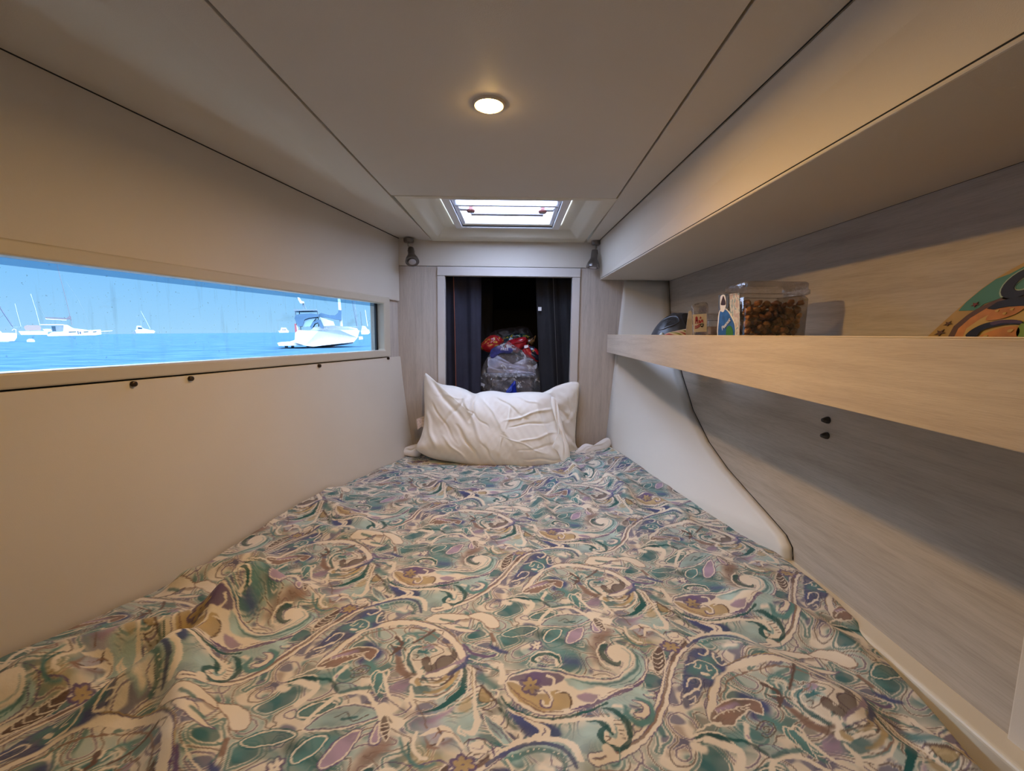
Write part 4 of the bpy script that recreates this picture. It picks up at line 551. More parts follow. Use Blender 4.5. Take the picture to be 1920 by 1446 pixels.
# white sheet peeping out at the two upper corners
def cloth_patch(name, corners, mat, label, seed, amp=.006, n=26, parent=None, thick=.002):
    rg = random.Random(seed); ph = [rg.random() * 6.28 for _ in range(6)]; V = []; F = []
    A, B, C_, D_ = [Vector(c) for c in corners]
    for i in range(n + 1):
        for j in range(n + 1):
            s, t_ = i / n, j / n; p = A.lerp(B, s).lerp(D_.lerp(C_, s), t_)
            p.z += amp * (math.sin(s * 9 + ph[0] + 3 * t_) + .7 * math.sin(t_ * 11 + ph[1] + 4 * s) + .4 * math.sin(s * 23 + t_ * 17 + ph[2]))
            p.y += amp * .6 * math.sin(s * 13 + ph[3])
            V.append(p)
    for i in range(n):
        for j in range(n): a = i * (n + 1) + j; F.append((a, a + 1, a + n + 2, a + n + 1))
    o = raw(name, V, F, mat, parent, smooth=True); m = o.modifiers.new('t', 'SOLIDIFY'); m.thickness = thick
    return tag(o, label, 'sheet') if label else o
# ------------------------------------------------------------------ soft things from an outline
def soft(name, outline, pln, pn, thick, mat, creases=(), seed=1, rough=.004, rings=26, nth=140, back=.5, power=.55, center=None, parent=None, freq=9, smooth_n=True):
    """a stuffed shape: outline (pixels) laid on a plane, filled out on both sides with pinches and creases"""
    pn = Vector(pn).normalized(); pts = [hit(px, py, pln, pn) for px, py in outline]
    up_ = Vector((0, 0, 1)) - pn * pn.z; up_.normalize(); rt = up_.cross(pn); rt = rt if rt.x > 0 else -rt; nrm = pn if pn.y < 0 else -pn
    c = center and hit(center[0], center[1], pln, pn) or sum(pts, Vector()) / len(pts)
    P2 = smooth_line([((p - c).dot(rt), (p - c).dot(up_)) for p in pts], True, 6); P2 = np.array(P2)
    L = np.concatenate([[0], np.cumsum(np.hypot(*(np.roll(P2, -1, 0) - P2).T))]); tt = np.linspace(0, L[-1], nth, endpoint=False)
    Pc = np.vstack([P2, P2[:1]]); ox = np.interp(tt, L, Pc[:, 0]); oy = np.interp(tt, L, Pc[:, 1])
    rg = np.random.RandomState(seed); W = [(rg.uniform(-1, 1, 2) * freq * (1 + k * .5), rg.rand() * 6.28, 1 / (1 + k * .45)) for k in range(9)]
    CR = []
    for (x0, y0, x1, y1, w, h) in creases:
        a = hit(x0, y0, pln, pn) - c; b_ = hit(x1, y1, pln, pn) - c; CR.append((a.dot(rt), a.dot(up_), b_.dot(rt), b_.dot(up_), w, h))
    def hgt(u, v, r):
        h = thick * max(0, 1 - r ** 2.6) ** power; e_ = min(1, (1 - r) * 6 + .15); n_ = 0
        for (kx, ky), ph, am in W: n_ += am * math.sin(6.28 * (kx * u + ky * v) + ph)
        h += rough * n_ * e_
        for (x0, y0, x1, y1, w, a) in CR:
            dx, dy = x1 - x0, y1 - y0; l2 = dx * dx + dy * dy; t_ = ((u - x0) * dx + (v - y0) * dy) / l2
            if -.1 < t_ < 1.1:
                d = ((u - x0) * -dy + (v - y0) * dx) / math.sqrt(l2) + .004 * math.sin(t_ * 9 + x0 * 90); f = max(0, min(1, (t_ + .1) * 4)) * max(0, min(1, (1.1 - t_) * 3))
                h += a * f * math.exp(-(d / w) ** 2) * min(1, (1 - r) * 8 + .3)
        return h
    V = []; F = []
    for side in (1, -1):
        for i in range(rings + 1):
            r = math.sin((i / rings) * math.pi / 2) if False else (i / rings) ** .85
            for k in range(nth):
                u, v = ox[k] * r, oy[k] * r
                h = hgt(u, v, r) if side > 0 else thick * back * max(0, 1 - r ** 2.6) ** power
                if i == rings: h = 0 if side < 0 else rough * .3 * math.sin(k * .9)
                V.append(c + rt * u + up_ * v + nrm * (h * (1 if side > 0 else -1)))
    st = (rings + 1) * nth
    for sd in range(2):
        for i in range(rings):
            for k in range(nth):
                a = sd * st + i * nth + k; b2 = sd * st + i * nth + (k + 1) % nth; q = (a, b2, b2 + nth, a + nth); F.append(q if sd == 0 else q[::-1])
    for k in range(nth):
        a = rings * nth + k; b2 = rings * nth + (k + 1) % nth; F.append((a, b2, b2 + st, a + st))
    me = bpy.data.meshes.new(name); me.from_pydata([tuple(p) for p in V], [], F); me.update()
    bm = bmesh.new(); bm.from_mesh(me); bmesh.ops.remove_doubles(bm, verts=bm.verts, dist=1e-5); bmesh.ops.recalc_face_normals(bm, faces=bm.faces); bm.to_mesh(me); bm.free()
    me.polygons.foreach_set('use_smooth', [True] * len(me.polygons))
    return new_obj(name, me, mat, parent)
PLN = Vector((0, 2.0, .50)); PN = Vector((0, -1, .24))
# rear pillow, mostly hidden
pl2 = soft('pillow', [(850, 745), (940, 742), (1010, 738), (1048, 722), (1084, 716), (1085, 740), (1080, 790), (1079, 830), (1084, 848), (1060, 860), (1000, 862), (900, 860), (860, 800)], Vector((0, 2.128, .50)), Vector((0, -1, .04)), .030, M['pillow'],
     [(1040, 760, 1082, 800, .004, -.008), (1050, 800, 1080, 760, .004, -.007), (1045, 790, 1080, 835, .005, -.009), (1060, 735, 1078, 790, .004, .006), (1050, 830, 1083, 845, .003, -.006), (1055, 850, 1080, 815, .003, .006)], 5, .0022, power=.45, freq=12)
tag(pl2, 'white pillow standing behind the front one, its creased right end and corner showing', 'pillow', 'white pillows')
pl1 = soft('pillow', [(797, 700), (812, 713), (830, 721), (852, 724), (872, 730), (890, 738), (903, 735), (925, 733), (955, 737), (985, 735), (1015, 736), (1034, 742), (1043, 765), (1050, 795), (1062, 825), (1068, 855), (1064, 868), (1040, 876), (1005, 880), (950, 880), (895, 876), (850, 867), (812, 860), (786, 848), (780, 838), (788, 822), (794, 800), (796, 770), (795, 735)], PLN, PN, .085, M['pillow'],
     [(808, 712, 880, 800, .010, -.010), (870, 740, 905, 830, .008, .010), (893, 742, 885, 790, .007, -.016), (880, 745, 830, 800, .007, -.006), (905, 745, 960, 830, .006, .006), (930, 745, 990, 790, .004, -.006), (950, 790, 1040, 765, .004, .007), (960, 800, 1045, 790, .003, -.006), (970, 830, 1050, 808, .003, .006), (975, 845, 1055, 830, .003, -.005),
      (860, 800, 900, 860, .006, -.008), (835, 820, 880, 865, .005, .006), (800, 770, 820, 840, .010, .008), (905, 830, 930, 870, .004, -.006), (1000, 750, 1030, 830, .012, .008), (815, 760, 860, 830, .004, -.006), (1010, 760, 965, 745, .004, .005), (985, 860, 1055, 862, .004, -.007), (880, 770, 915, 800, .004, -.007), (820, 740, 870, 750, .004, .004), (960, 760, 935, 850, .003, .004), (1020, 850, 950, 820, .003, .004)], 8, .0016, center=(925, 812), rings=60, nth=300, power=.5, freq=7)
tag(pl1, 'big white pillow propped up in front at the head of the berth', 'pillow', 'white pillows')
sr = soft('bed_sheet', [(1078, 850), (1088, 838), (1098, 832), (1110, 836), (1122, 829), (1134, 822), (1142, 822), (1146, 832), (1138, 842), (1115, 850), (1090, 860)], Vector((0, 2.10, .55)), (0, -1, .5), .012, M['sheet'], [(1095, 845, 1140, 826, .004, .005), (1085, 850, 1110, 836, .003, -.005)], 5, .0015, rings=12, nth=80, back=.3)
tag(sr, 'white sheet corner showing past the bedspread to the right of the pillows', 'sheet')
sl = soft('bed_sheet', [(750, 846), (760, 839), (775, 834), (784, 834), (790, 846), (786, 856), (770, 856), (755, 852)], Vector((0, 2.07, .5)), (0, -1, .6), .012, M['sheet'], [(756, 846, 784, 842, .004, -.005)], 6, .0015, rings=10, nth=70, back=.3)
tag(sl, 'crumpled white sheet edge tucked between the lower left wall and the pillow', 'sheet')
# open pillowcase flap at its right end and the care label at the left
def pxq(pts, pln, pn): return [hit(x, y, pln, pn) for x, y in pts]
fl = soft('pillowcase_flap', [(1034, 743), (1044, 752), (1050, 775), (1056, 800), (1063, 825), (1069, 850), (1064, 868), (1054, 866), (1046, 848), (1036, 838), (1044, 822), (1046, 800), (1038, 775), (1033, 757)], PLN + Vector((0, -.060, 0)), PN, .012, M['pillow'], [(1040, 750, 1060, 860, .003, -.010), (1045, 800, 1060, 850, .003, .008)], 4, .001, rings=12, nth=90, parent=pl1)
cl = MB().slab(pxq([(781, 786), (796, 780), (796, 803), (790, 800), (783, 806)], Vector((0, 2.05, .6)), PN), (0, .0015, 0)).build('care_label', pbr('label_cloth', (.68, .60, .60), .8, noise=.3, nscale=160), pl1)

# ================================================================== THINGS IN THE STOWAGE SPACE
def curtain(name, xa, xb_, y, za, zb_, waves, amp, mat, parent=None, skew=0, n=70):
    V = []; F = []
    for i in range(n + 1):
        s = i / n; x = xa + (xb_ - xa) * s
        for j in range(9):
            t_ = j / 8; V.append((x + skew * (1 - t_), y + amp * math.sin(waves * 6.28 * s + .6 * t_) + .3 * amp * math.sin(waves * 15 * s + 2 * t_), za + (zb_ - za) * t_))
    for i in range(n):
        for j in range(8): a = i * 9 + j; F.append((a, a + 1, a + 10, a + 9))
    o = raw(name, V, F, mat, parent, smooth=True); m = o.modifiers.new('t', 'SOLIDIFY'); m.thickness = .003; return o
ca_ = curtain('curtain', -.36, -.165, 2.28, .70, 1.44, 2.0, .010, M['navy'])
tag(ca_, 'dark navy fabric hanging at the left of the stowage opening with an orange piped seam', 'curtain')
p0 = at_y(850, 510, 2.262); p1 = at_y(855, 735, 2.262)
MB().tube([p0, (p0 + p1) / 2 + Vector((.001, .001, 0)), p1], .0018, 8).build('orange_piping', M['orange'], ca_, smooth=True)['label'] = 'orange piping'
cb_ = curtain('curtain', .112, .33, 2.30, .70, 1.44, 2.2, .010, M['blackcloth'], skew=.042)
tag(cb_, 'black fabric hanging at the right of the stowage opening with a tiny white tag', 'curtain')
q0 = at_y(1009, 577, 2.285)
MB().box((q0.x, q0.y - .002, q0.z - .016), (q0.x + .017, q0.y, q0.z + .003)).build('white_tag', M['white'], cb_)
p0 = at_y(1037, 520, 2.283); p1 = at_y(1046, 735, 2.283); MB().tube([p0, p1], .0012, 6).build('seam', pbr('grey_thread', (.09, .085, .085), .6), cb_, smooth=True)
p0 = at_y(915, 520, 2.70); p1 = at_y(917, 735, 2.70)
cc_ = curtain('curtain', -.40, -.12, 2.62, .68, 1.44, 2, .012, M['blackcloth']); tag(cc_, 'black fabric lining hanging deeper inside the stowage space behind the navy one', 'curtain')

shelfz = .70
tb = empty('storage_box', (0, 2.42, .72), 'clear plastic box at the bottom of the stowage pile behind the pillow', 'box')
def boxpx(name, xa, xb_, ya, yb_, dn, df, mat, parent, bevel=.006):
    a = at_y(xa, yb_, dn); b_ = at_y(xb_, ya, dn)
    o = MB().box((a.x, dn, a.z), (b_.x, df, b_.z)).build(name, mat, bevel=bevel, seg=3); return child(o, parent) if parent else o
clr = film('clear_box_plastic', (.70, .68, .70), gloss=.3, rough=.15, haze_glint=.25, bump=.5, bscale=30, fk=.3)
boxpx('box_body', 914, 1000, 706, 760, 2.36, 2.56, clr, tb)
boxpx('box_lid', 911, 1002, 701, 707, 2.35, 2.57, film('clear_lid', (.75, .75, .8), gloss=1.1, rough=.1, haze_glint=.5, bscale=60), tb, .002)
dk = boxpx('dark_contents', 922, 996, 712, 760, 2.38, 2.54, pbr('dark_box_contents', (.06, .045, .045), .5, noise=.8, nscale=60, bump=1, bscale=50), tb)
tw = pbr('white_towel', (.75, .73, .77), .95, bump=.8, bscale=260, sheen=.3)
t1 = soft('towel', [(916, 688), (935, 692), (960, 692), (985, 695), (1000, 698), (1002, 704), (960, 706), (918, 705), (914, 697)], Vector((0, 2.43, .9)), (0, -1, .05), .035, tw, [(925, 690, 985, 700, .006, -.010)], 2, .003, rings=16, nth=90)
tag(t1, 'folded white towel lying lowest under the clear bag, on the plastic box', 'towel', 'folded white towels')
t2 = soft('towel', [(917, 680), (925, 672), (940, 684), (955, 692), (975, 690), (998, 696), (1002, 702), (998, 676), (985, 672), (960, 676), (945, 684), (932, 668), (920, 668), (915, 690)][:0] or [(916, 672), (932, 666), (945, 680), (960, 684), (975, 678), (985, 672), (997, 675), (1001, 692), (998, 699), (970, 694), (940, 692), (917, 690)], Vector((0, 2.45, .9)), (0, -1, .05), .03, tw, [(930, 676, 990, 690, .005, -.008)], 6, .003, rings=16, nth=90)
tag(t2, 'white towel folded on top of the other one inside the clear bag', 'towel', 'folded white towels')
t3 = soft('paper_roll', [(932, 668), (945, 664), (965, 665), (980, 672), (972, 680), (955, 684), (940, 680)], Vector((0, 2.47, .9)), (0, -1, .05), .03, pbr('grey_brown_packing', (.16, .13, .12), .4, noise=.4, nscale=90, bump=.8, bscale=80), [], 8, .003, rings=12, nth=70)
tag(t3, 'crumpled brownish grey packet lying in the fold of the white towels', 'packet')
bag = soft('plastic_bag', [(905, 735), (899, 725), (902, 700), (906, 685), (915, 668), (925, 655), (938, 645), (950, 640), (965, 648), (985, 662), (1000, 672), (1010, 690), (1013, 712), (1014, 735), (1008, 750), (960, 755), (915, 750)], Vector((0, 2.35, .9)), (0, -1, .02), .03, film('crinkled_clear_film', (.93, .93, .97), gloss=.12, rough=.14, haze_glint=.45, bump=.55, bscale=20, blo=.60, bhi=.64, fk=.28), [(920, 690, 945, 650, .003, .010), (960, 690, 1005, 670, .003, .010), (975, 735, 1010, 690, .003, .010), (930, 715, 990, 700, .003, .008), (1000, 730, 1012, 700, .002, .008)], 11, .0045, rings=26, nth=120, back=.2, freq=16)
tag(bag, 'crinkled clear plastic bag holding the folded white towels', 'bag')
tp = soft('blue_print', [(921, 656), (934, 648), (946, 653), (955, 652), (962, 657), (955, 663), (938, 663), (925, 672), (919, 668)], Vector((0, 2.308, .9)), (0, -1, .02), .003, pbr('blue_print', (.03, .035, .16), .3, noise=.5, nscale=70), [], 3, .0006, rings=8, nth=60, parent=bag)
def text(name, s, loc, size, mat, parent, rot, extr=.0004):
    c = bpy.data.curves.new(name, 'FONT'); c.body = s; c.size = size; c.extrude = extr; c.align_x = 'CENTER'; c.align_y = 'CENTER'
    o = bpy.data.objects.new(name, c); COL.objects.link(o); bpy.context.view_layer.update()
    dg = bpy.context.evaluated_depsgraph_get(); me = bpy.data.meshes.new_from_object(o.evaluated_get(dg)); bpy.data.objects.remove(o)
    me.materials.clear(); me.materials.append(mat); t = bpy.data.objects.new(name, me); COL.objects.link(t); t.location = loc; t.rotation_euler = rot
    if parent is not None:
        t.parent = parent; t.matrix_parent_inverse = Matrix.Translation(parent.location).inverted()
    return t
wm = pbr('white_lettering', (.75, .75, .78), .5)
text('lettering', 'FREE', at_y(946, 655, 2.288), .020, wm, bag, (R(90), 0, 0))
bb = soft('pouch', [(948, 737), (958, 722), (966, 714), (968, 728), (969, 742), (958, 745)], Vector((0, 2.31, .9)), (0, -1, .02), .010, pbr('bright_blue_plastic', (.006, .022, .30), .3), [(955, 738, 966, 718, .003, .004)], 2, .001, rings=10, nth=60)
tag(bb, 'bright blue plastic pouch wedged at the bottom of the stowage pile', 'pouch')
def printed(name, c1, c2, c3, scale, lo=.5, hi=.56, seed=0):
    m, nt, b = node_mat(name); b.inputs['Roughness'].default_value = .22; tc = nt.nodes.new('ShaderNodeTexCoord'); mp = nt.nodes.new('ShaderNodeMapping'); mp.inputs['Location'].default_value = (seed, seed * 2, seed * 3); nt.links.new(tc.outputs['Object'], mp.inputs[0])
    n = nt.nodes.new('ShaderNodeTexNoise'); n.inputs['Scale'].default_value = scale; n.inputs['Detail'].default_value = 2; n.inputs['Distortion'].default_value = 1.5; nt.links.new(mp.outputs[0], n.inputs[0])
    r = nt.nodes.new('ShaderNodeValToRGB'); r.color_ramp.interpolation = 'CONSTANT'; r.color_ramp.elements[0].color = (*c1, 1); r.color_ramp.elements[1].position = lo; r.color_ramp.elements[1].color = (*c2, 1)
    e_ = r.color_ramp.elements.new(hi); e_.color = (*c3, 1); nt.links.new(n.outputs[0], r.inputs[0]); nt.links.new(r.outputs[0], b.inputs['Base Color']); return m
red = (.36, .015, .02)
s1 = soft('snack_bag', [(899, 650), (908, 638), (916, 631), (925, 628), (938, 632), (945, 640), (938, 650), (928, 658), (918, 661), (906, 657)], Vector((0, 2.42, .95)), (0, -1, .1), .030, printed('red_snack_foil', red, (.40, .05, .02), (.5, .26, .04), 30, .53, .58, 1), [(905, 652, 935, 636, .004, .004)], 21, .002, rings=14, nth=80)
tag(s1, 'red snack bag with a yellow picture, leftmost on top of the stowage pile', 'snack bag', 'snack bags on the stowage pile')
s2 = soft('snack_bag', [(945, 652), (952, 640), (968, 634), (984, 632), (990, 638), (986, 648), (975, 658), (968, 662), (956, 655)], Vector((0, 2.40, .95)), (0, -1, .1), .028, printed('red_foil', red, (.34, .012, .02), (.16, .01, .012), 24, .45, .6, 4), [(950, 652, 988, 636, .004, .008)], 22, .002, rings=14, nth=80)
tag(s2, 'shiny plain red snack bag in the middle on top of the stowage pile', 'snack bag', 'snack bags on the stowage pile')
s3 = soft('snack_bag', [(940, 640), (950, 630), (966, 626), (982, 626), (996, 632), (985, 636), (965, 640), (950, 650), (943, 650)], Vector((0, 2.46, .95)), (0, -1, .1), .030, printed('dark_green_foil', (.012, .018, .03), (.01, .10, .06), (.30, .18, .02), 34, .52, .60, 7), [], 23, .002, rings=14, nth=80)
tag(s3, 'dark snack bag with green and yellow print lying behind the plain red one', 'snack bag', 'snack bags on the stowage pile')
s4 = soft('snack_bag', [(980, 652), (986, 646), (994, 648), (1004, 652), (1011, 662), (1013, 673), (1008, 678), (998, 675), (988, 670), (980, 664)], Vector((0, 2.36, .93)), (0, -1, .1), .022, printed('navy_red_foil', (.012, .016, .03), red, (.38, .03, .04), 14, .47, .6, 9), [(985, 650, 1010, 672, .003, -.005)], 24, .0018, rings=14, nth=80)
tag(s4, 'navy and red snack bag with a white corner at the right of the stowage pile', 'snack bag', 'snack bags on the stowage pile')
MB().slab(pxq([(983, 648), (990, 647), (991, 651), (986, 653), (983, 653)], Vector((0, 2.335, .93)), (0, -1, .1)), (0, -.001, 0)).build('white_corner', wm, s4)
s5 = soft('snack_bag', [(984, 642), (990, 636), (998, 634), (1005, 629), (1003, 638), (1000, 646), (993, 647), (986, 647)], Vector((0, 2.44, .95)), (0, -1, .1), .015, printed('brown_yellow_foil', (.03, .02, .015), (.36, .18, .05), (.10, .04, .02), 40, .48, .56, 3), [], 25, .002, rings=12, nth=70)
tag(s5, 'small brown and yellow snack bag at the back right of the stowage pile', 'snack bag', 'snack bags on the stowage pile')
s6 = soft('bag', [(916, 640), (920, 625), (935, 618), (960, 614), (985, 612), (995, 622), (1000, 634), (990, 650), (940, 655), (918, 650)], Vector((0, 2.56, .95)), (0, -1, .1), .06, pbr('charcoal_bag', (.035, .03, .03), .5, noise=.3, nscale=20), [(930, 620, 940, 640, .006, -.012), (965, 616, 975, 640, .006, -.012)], 26, .004, rings=16, nth=90)
tag(s6, 'dim charcoal grey bag slumped at the back of the stowage pile', 'bag')

# ================================================================== THINGS ON THE SHELF
jx0, jx1, jy0, jy1 = .527, .672, 1.005, 1.118
jar = empty('nut_tub', ((jx0 + jx1) / 2, (jy0 + jy1) / 2, ZS), 'big square clear plastic tub full of brown nuts, tallest thing on the shelf', 'tub')
def rr(x0, x1, y0, y1, z, r=.014, n=5):
    P = []
    for cx, cy, a0 in ((x1 - r, y1 - r, 0), (x0 + r, y1 - r, 90), (x0 + r, y0 + r, 180), (x1 - r, y0 + r, 270)):
        for k in range(n + 1): a = R(a0 + 90 * k / n); P.append((cx + r * math.cos(a), cy + r * math.sin(a), z))
    return P
def loftcap(levels, cap=(True, True)):
    m = MB(); vs = [[m.bm.verts.new(p) for p in L] for L in levels]
    for a, b_ in zip(vs, vs[1:]):
        for i in range(len(a)): m.bm.faces.new((a[i], a[(i + 1) % len(a)], b_[(i + 1) % len(a)], b_[i]))
    if cap[0]: m.bm.faces.new(vs[0][::-1])
    if cap[1]: m.bm.faces.new(vs[-1])
    return m
pet = film('clear_tub_plastic', (.93, .92, .90), gloss=.22, rough=.06, haze_glint=.05, bump=.03, bscale=30, fk=.55)
lidm = film('clear_lid_plastic', (.90, .88, .86), gloss=.3, rough=.08, haze_glint=.06, bump=.15, bscale=50, fk=.5)
child(loftcap([rr(jx0, jx1, jy0, jy1, ZS + .001), rr(jx0 - .001, jx1 + .001, jy0 - .001, jy1 + .001, ZS + .152), rr(jx0 + .006, jx1 - .006, jy0 + .006, jy1 - .006, ZS + .162)], (True, False)).build('tub_body', pet, smooth=True), jar)
child(loftcap([rr(jx0 + .002, jx1 - .002, jy0 + .002, jy1 - .002, ZS + .160), rr(jx0 - .003, jx1 + .003, jy0 - .003, jy1 + .003, ZS + .163), rr(jx0 - .003, jx1 + .003, jy0 - .003, jy1 + .003, ZS + .172), rr(jx0, jx1, jy0, jy1, ZS + .174), rr(jx0, jx1, jy0, jy1, ZS + .186), rr(jx0 + .003, jx1 - .003, jy0 + .003, jy1 - .003, ZS + .190)], (False, True)).build('lid', lidm, smooth=True), jar)
# labels on its aft-facing side
def on_face(pts, x, off=.0012): return [at_x(px, py, x - off) for px, py in pts]
def decal(name, pts, x, mat, parent, off=.0012, th=.0006, closed_smooth=True):
    if closed_smooth: pts = [tuple(p) for p in smooth_line(pts, True, 5)]
    return child(MB().slab(on_face(pts, x, off), (.0 + th, 0, 0)).build(name, mat), parent)
blue = pbr('blue_label', (.03, .13, .42), .35, noise=.4, nscale=60)
lb = decal('white_label', [(1368, 551), (1386, 549), (1387, 600), (1386, 634), (1368, 634)], jx0, printed('pink_white_label', (.50, .42, .44), (.62, .60, .60), (.30, .40, .48), 45, .47, .58, 2), jar, .0012, closed_smooth=False)
decal('white_label', [(1347, 634), (1346, 600), (1349, 583), (1356, 577), (1364, 581), (1372, 592), (1379, 612), (1376, 636)], jx0, wm, jar, .0022)
decal('blue_label', [(1348, 634), (1348, 600), (1350, 585), (1356, 580), (1363, 583), (1370, 594), (1377, 612), (1374, 636)], jx0, blue, jar, .003)
decal('blue_label', [(1347, 554), (1358, 551), (1366, 551), (1366, 575), (1361, 581), (1352, 584), (1347, 586)], jx0, pbr('slate_blue_label', (.10, .13, .20), .35), jar, .0018, closed_smooth=False)
decal('bottle_picture', [(1351, 556), (1359, 554), (1361, 572), (1357, 584), (1352, 584), (1350, 574)], jx0, wm, jar, .0034)
decal('bottle_picture', [(1354, 560), (1356, 555), (1358, 560), (1360, 567), (1359, 572), (1352, 572), (1352, 567)], jx0, pbr('dark_bottle', (.04, .02, .03), .4), jar, .004)
decal('green_patch', [(1362, 616), (1369, 611), (1374, 622), (1372, 634), (1362, 634)], jx0, pbr('green_label', (.04, .18, .03), .4), jar, .004)
c_ = at_x(1361, 608, jx0 - .0046)
text('lettering', 'Peanut', c_, .016, wm, jar, (R(90), R(-32), R(-90)))
# nuts
nutm = [pbr('nut_brown', (.33, .13, .04), .32, noise=.35, nscale=40), pbr('nut_dark', (.14, .055, .022), .35, noise=.4, nscale=40), pbr('nut_tan', (.46, .24, .10), .38, noise=.3, nscale=40)]
protos = []
for k, m_ in enumerate(nutm):
    b_ = MB(); b_.ball((0, 0, 0), 1, 3)
    for v in b_.bm.verts:
        v.co *= 1 + .10 * math.sin(v.co.x * 5 + k) + .07 * math.sin(v.co.y * 7 + v.co.z * 4 + k * 2)
        if abs(v.co.y) < .22: v.co.x *= .88; v.co.z *= .88
    bmesh.ops.recalc_face_normals(b_.bm, faces=b_.bm.faces); me = bpy.data.meshes.new('nut'); b_.bm.to_mesh(me); b_.bm.free(); me.polygons.foreach_set('use_smooth', [True] * len(me.polygons)); me.materials.append(m_); protos.append(me)
rg = random.Random(12); pos = []; tries = 0
while len(pos) < 175 and tries < 60000:
    tries += 1; r = rg.uniform(.0072, .0108); zz = rg.uniform(ZS + .006 + r, ZS + .138 + .006 * math.sin(tries))
    if rg.random() < .36: p = (jx0 + .005 + r + rg.random() ** 2 * .012, rg.uniform(jy0 + .005 + r, jy1 - .005 - r), zz)
    else: p = (rg.uniform(jx0 + .005 + r, jx1 - .005 - r), jy0 + .005 + r + rg.random() ** 2 * .016, zz)
    if all((p[0] - q[0]) ** 2 + (p[1] - q[1]) ** 2 + (p[2] - q[2]) ** 2 > ((r + q[3]) * .86) ** 2 for q in pos): pos.append((*p, r))
for (x, y, z, r) in pos:
    o = bpy.data.objects.new('nut', protos[rg.choice((0, 0, 0, 1, 1, 2))]); COL.objects.link(o); o.location = (x, y, z); o.rotation_euler = (rg.random() * 6, rg.random() * 6, rg.random() * 6); o.scale = (r * rg.uniform(.8, 1), r * rg.uniform(1.0, 1.3), r * rg.uniform(.75, 1))
    tag(o, 'shiny brown nut behind the clear wall of the big square tub', 'nut', 'nuts in the big tub')
tag(MB().box((jx0 + .026, jy0 + .028, ZS + .004), (jx1 - .008, jy1 - .008, ZS + .128)).build('nuts', pbr('nut_mass', (.10, .045, .02), .5, noise=.6, nscale=90, bump=1, bscale=120), bevel=.006), 'brown nuts packed in the middle of the big square tub', 'nuts', kind='stuff')

# small clear tub with pale snacks, left of the big one
t2e = empty('snack_tub', (.60, 1.34, ZS), 'small round clear tub of yellowish snacks between the pouch and the big nut tub', 'tub')
Mx = Matrix.Identity(4)
MB().lathe([(.0, .001), (.040, .001), (.044, .10), (.041, .112)], Mx, 32).build('tub_body', pet, t2e, smooth=True)
MB().lathe([(.041, .112), (.046, .114), (.046, .128), (.043, .131), (.0, .132)], Mx, 32).build('lid', lidm, t2e, smooth=True)
MB().lathe([(.0, .003), (.036, .003), (.039, .060), (.030, .068), (.0, .072)], Mx, 28).build('snacks', printed('yellow_snacks', (.42, .27, .09), (.55, .45, .28), (.25, .13, .05), 60, .5, .6, 5), t2e, smooth=True)
MB().lathe([(.0365, .069), (.0405, .071), (.0412, .092), (.036, .094)], Mx, 28).build('inner_wrapper', pbr('pale_wrapper', (.48, .40, .44), .3, noise=.4, nscale=50), t2e, smooth=True)
# clear zip pouch with a white label
YP = 1.235
zp = soft('zip_pouch', [(1299, 640), (1298, 600), (1296, 578), (1300, 571), (1326, 568), (1327, 600), (1326, 645), (1310, 648)], Vector((0, YP, 1)), (0, -1, 0), .012, film('pouch_film', (.72, .70, .72), gloss=.3, rough=.12, haze_glint=.22, bump=.35, bscale=40, fk=.45), [(1300, 580, 1325, 578, .002, .002)], 3, .0012, rings=10, nth=70, back=.5)
tag(zp, 'small clear zip pouch with a white label printed with red letters and stripes', 'pouch')
Yl = YP - .016
def dec2(name, pts, mat, off=0, th=.0005, sm_=False):
    if sm_: pts = [tuple(p) for p in smooth_line(pts, True, 4)]
    return MB().slab([at_y(px, py, Yl - off) for px, py in pts], (0, th, 0)).build(name, mat, zp)
dec2('white_label', [(1299, 590), (1325, 588), (1325, 622), (1301, 623)], pbr('label_paper', (.62, .58, .57), .6))
rm = pbr('label_red', (.36, .05, .09), .5); bm_ = pbr('label_black', (.03, .03, .025), .5)
for pts in ([(1303.5, 607), (1304, 595), (1306, 593), (1308, 595), (1309, 607), (1307.4, 607), (1307, 603), (1305.4, 603), (1305, 607)], [(1304, 601), (1308.5, 600), (1308.5, 601.5), (1304, 602.4)], [(1310, 606), (1310, 600), (1312, 600), (1313.6, 603), (1315.4, 599), (1317.6, 599), (1318.6, 605), (1316.8, 605), (1316, 602), (1314, 606), (1312.4, 606), (1311.6, 603), (1311.6, 606)], [(1311.5, 597), (1313, 593.6), (1315, 595), (1313.4, 598)]):
    dec2('red_print', pts, rm, .0008)
for k in range(2): dec2('red_stripe', [(1303, 611 + 3.4 * k), (1307, 610.4 + 3.4 * k), (1311, 607.6 + 3.4 * k), (1312.6, 607.4 + 3.2 * k), (1312.6, 609 + 3.2 * k), (1307, 612.3 + 3.4 * k), (1303, 612.8 + 3.4 * k)], rm, .0008)
dec2('dark_shield', [(1312.5, 607.6), (1319.5, 606.6), (1318.8, 611), (1315.6, 614), (1312.8, 611)], bm_, .0012); dec2('pale_band', [(1314, 609.4), (1318, 608.6), (1317.6, 610.2), (1314.2, 611)], wm, .0016)
tag(MB().slab([at_y(x, y, 1.30) for x, y in [(1286, 622), (1288, 606), (1291, 584), (1297, 582), (1300, 588), (1300, 640), (1286, 640)]], (0, .0012, 0)).build('card', pbr('lilac_white_card', (.50, .48, .52), .6, noise=.35, nscale=30), bevel=0), 'pale lilac card standing on edge between the helmet and the zip pouch', 'card')
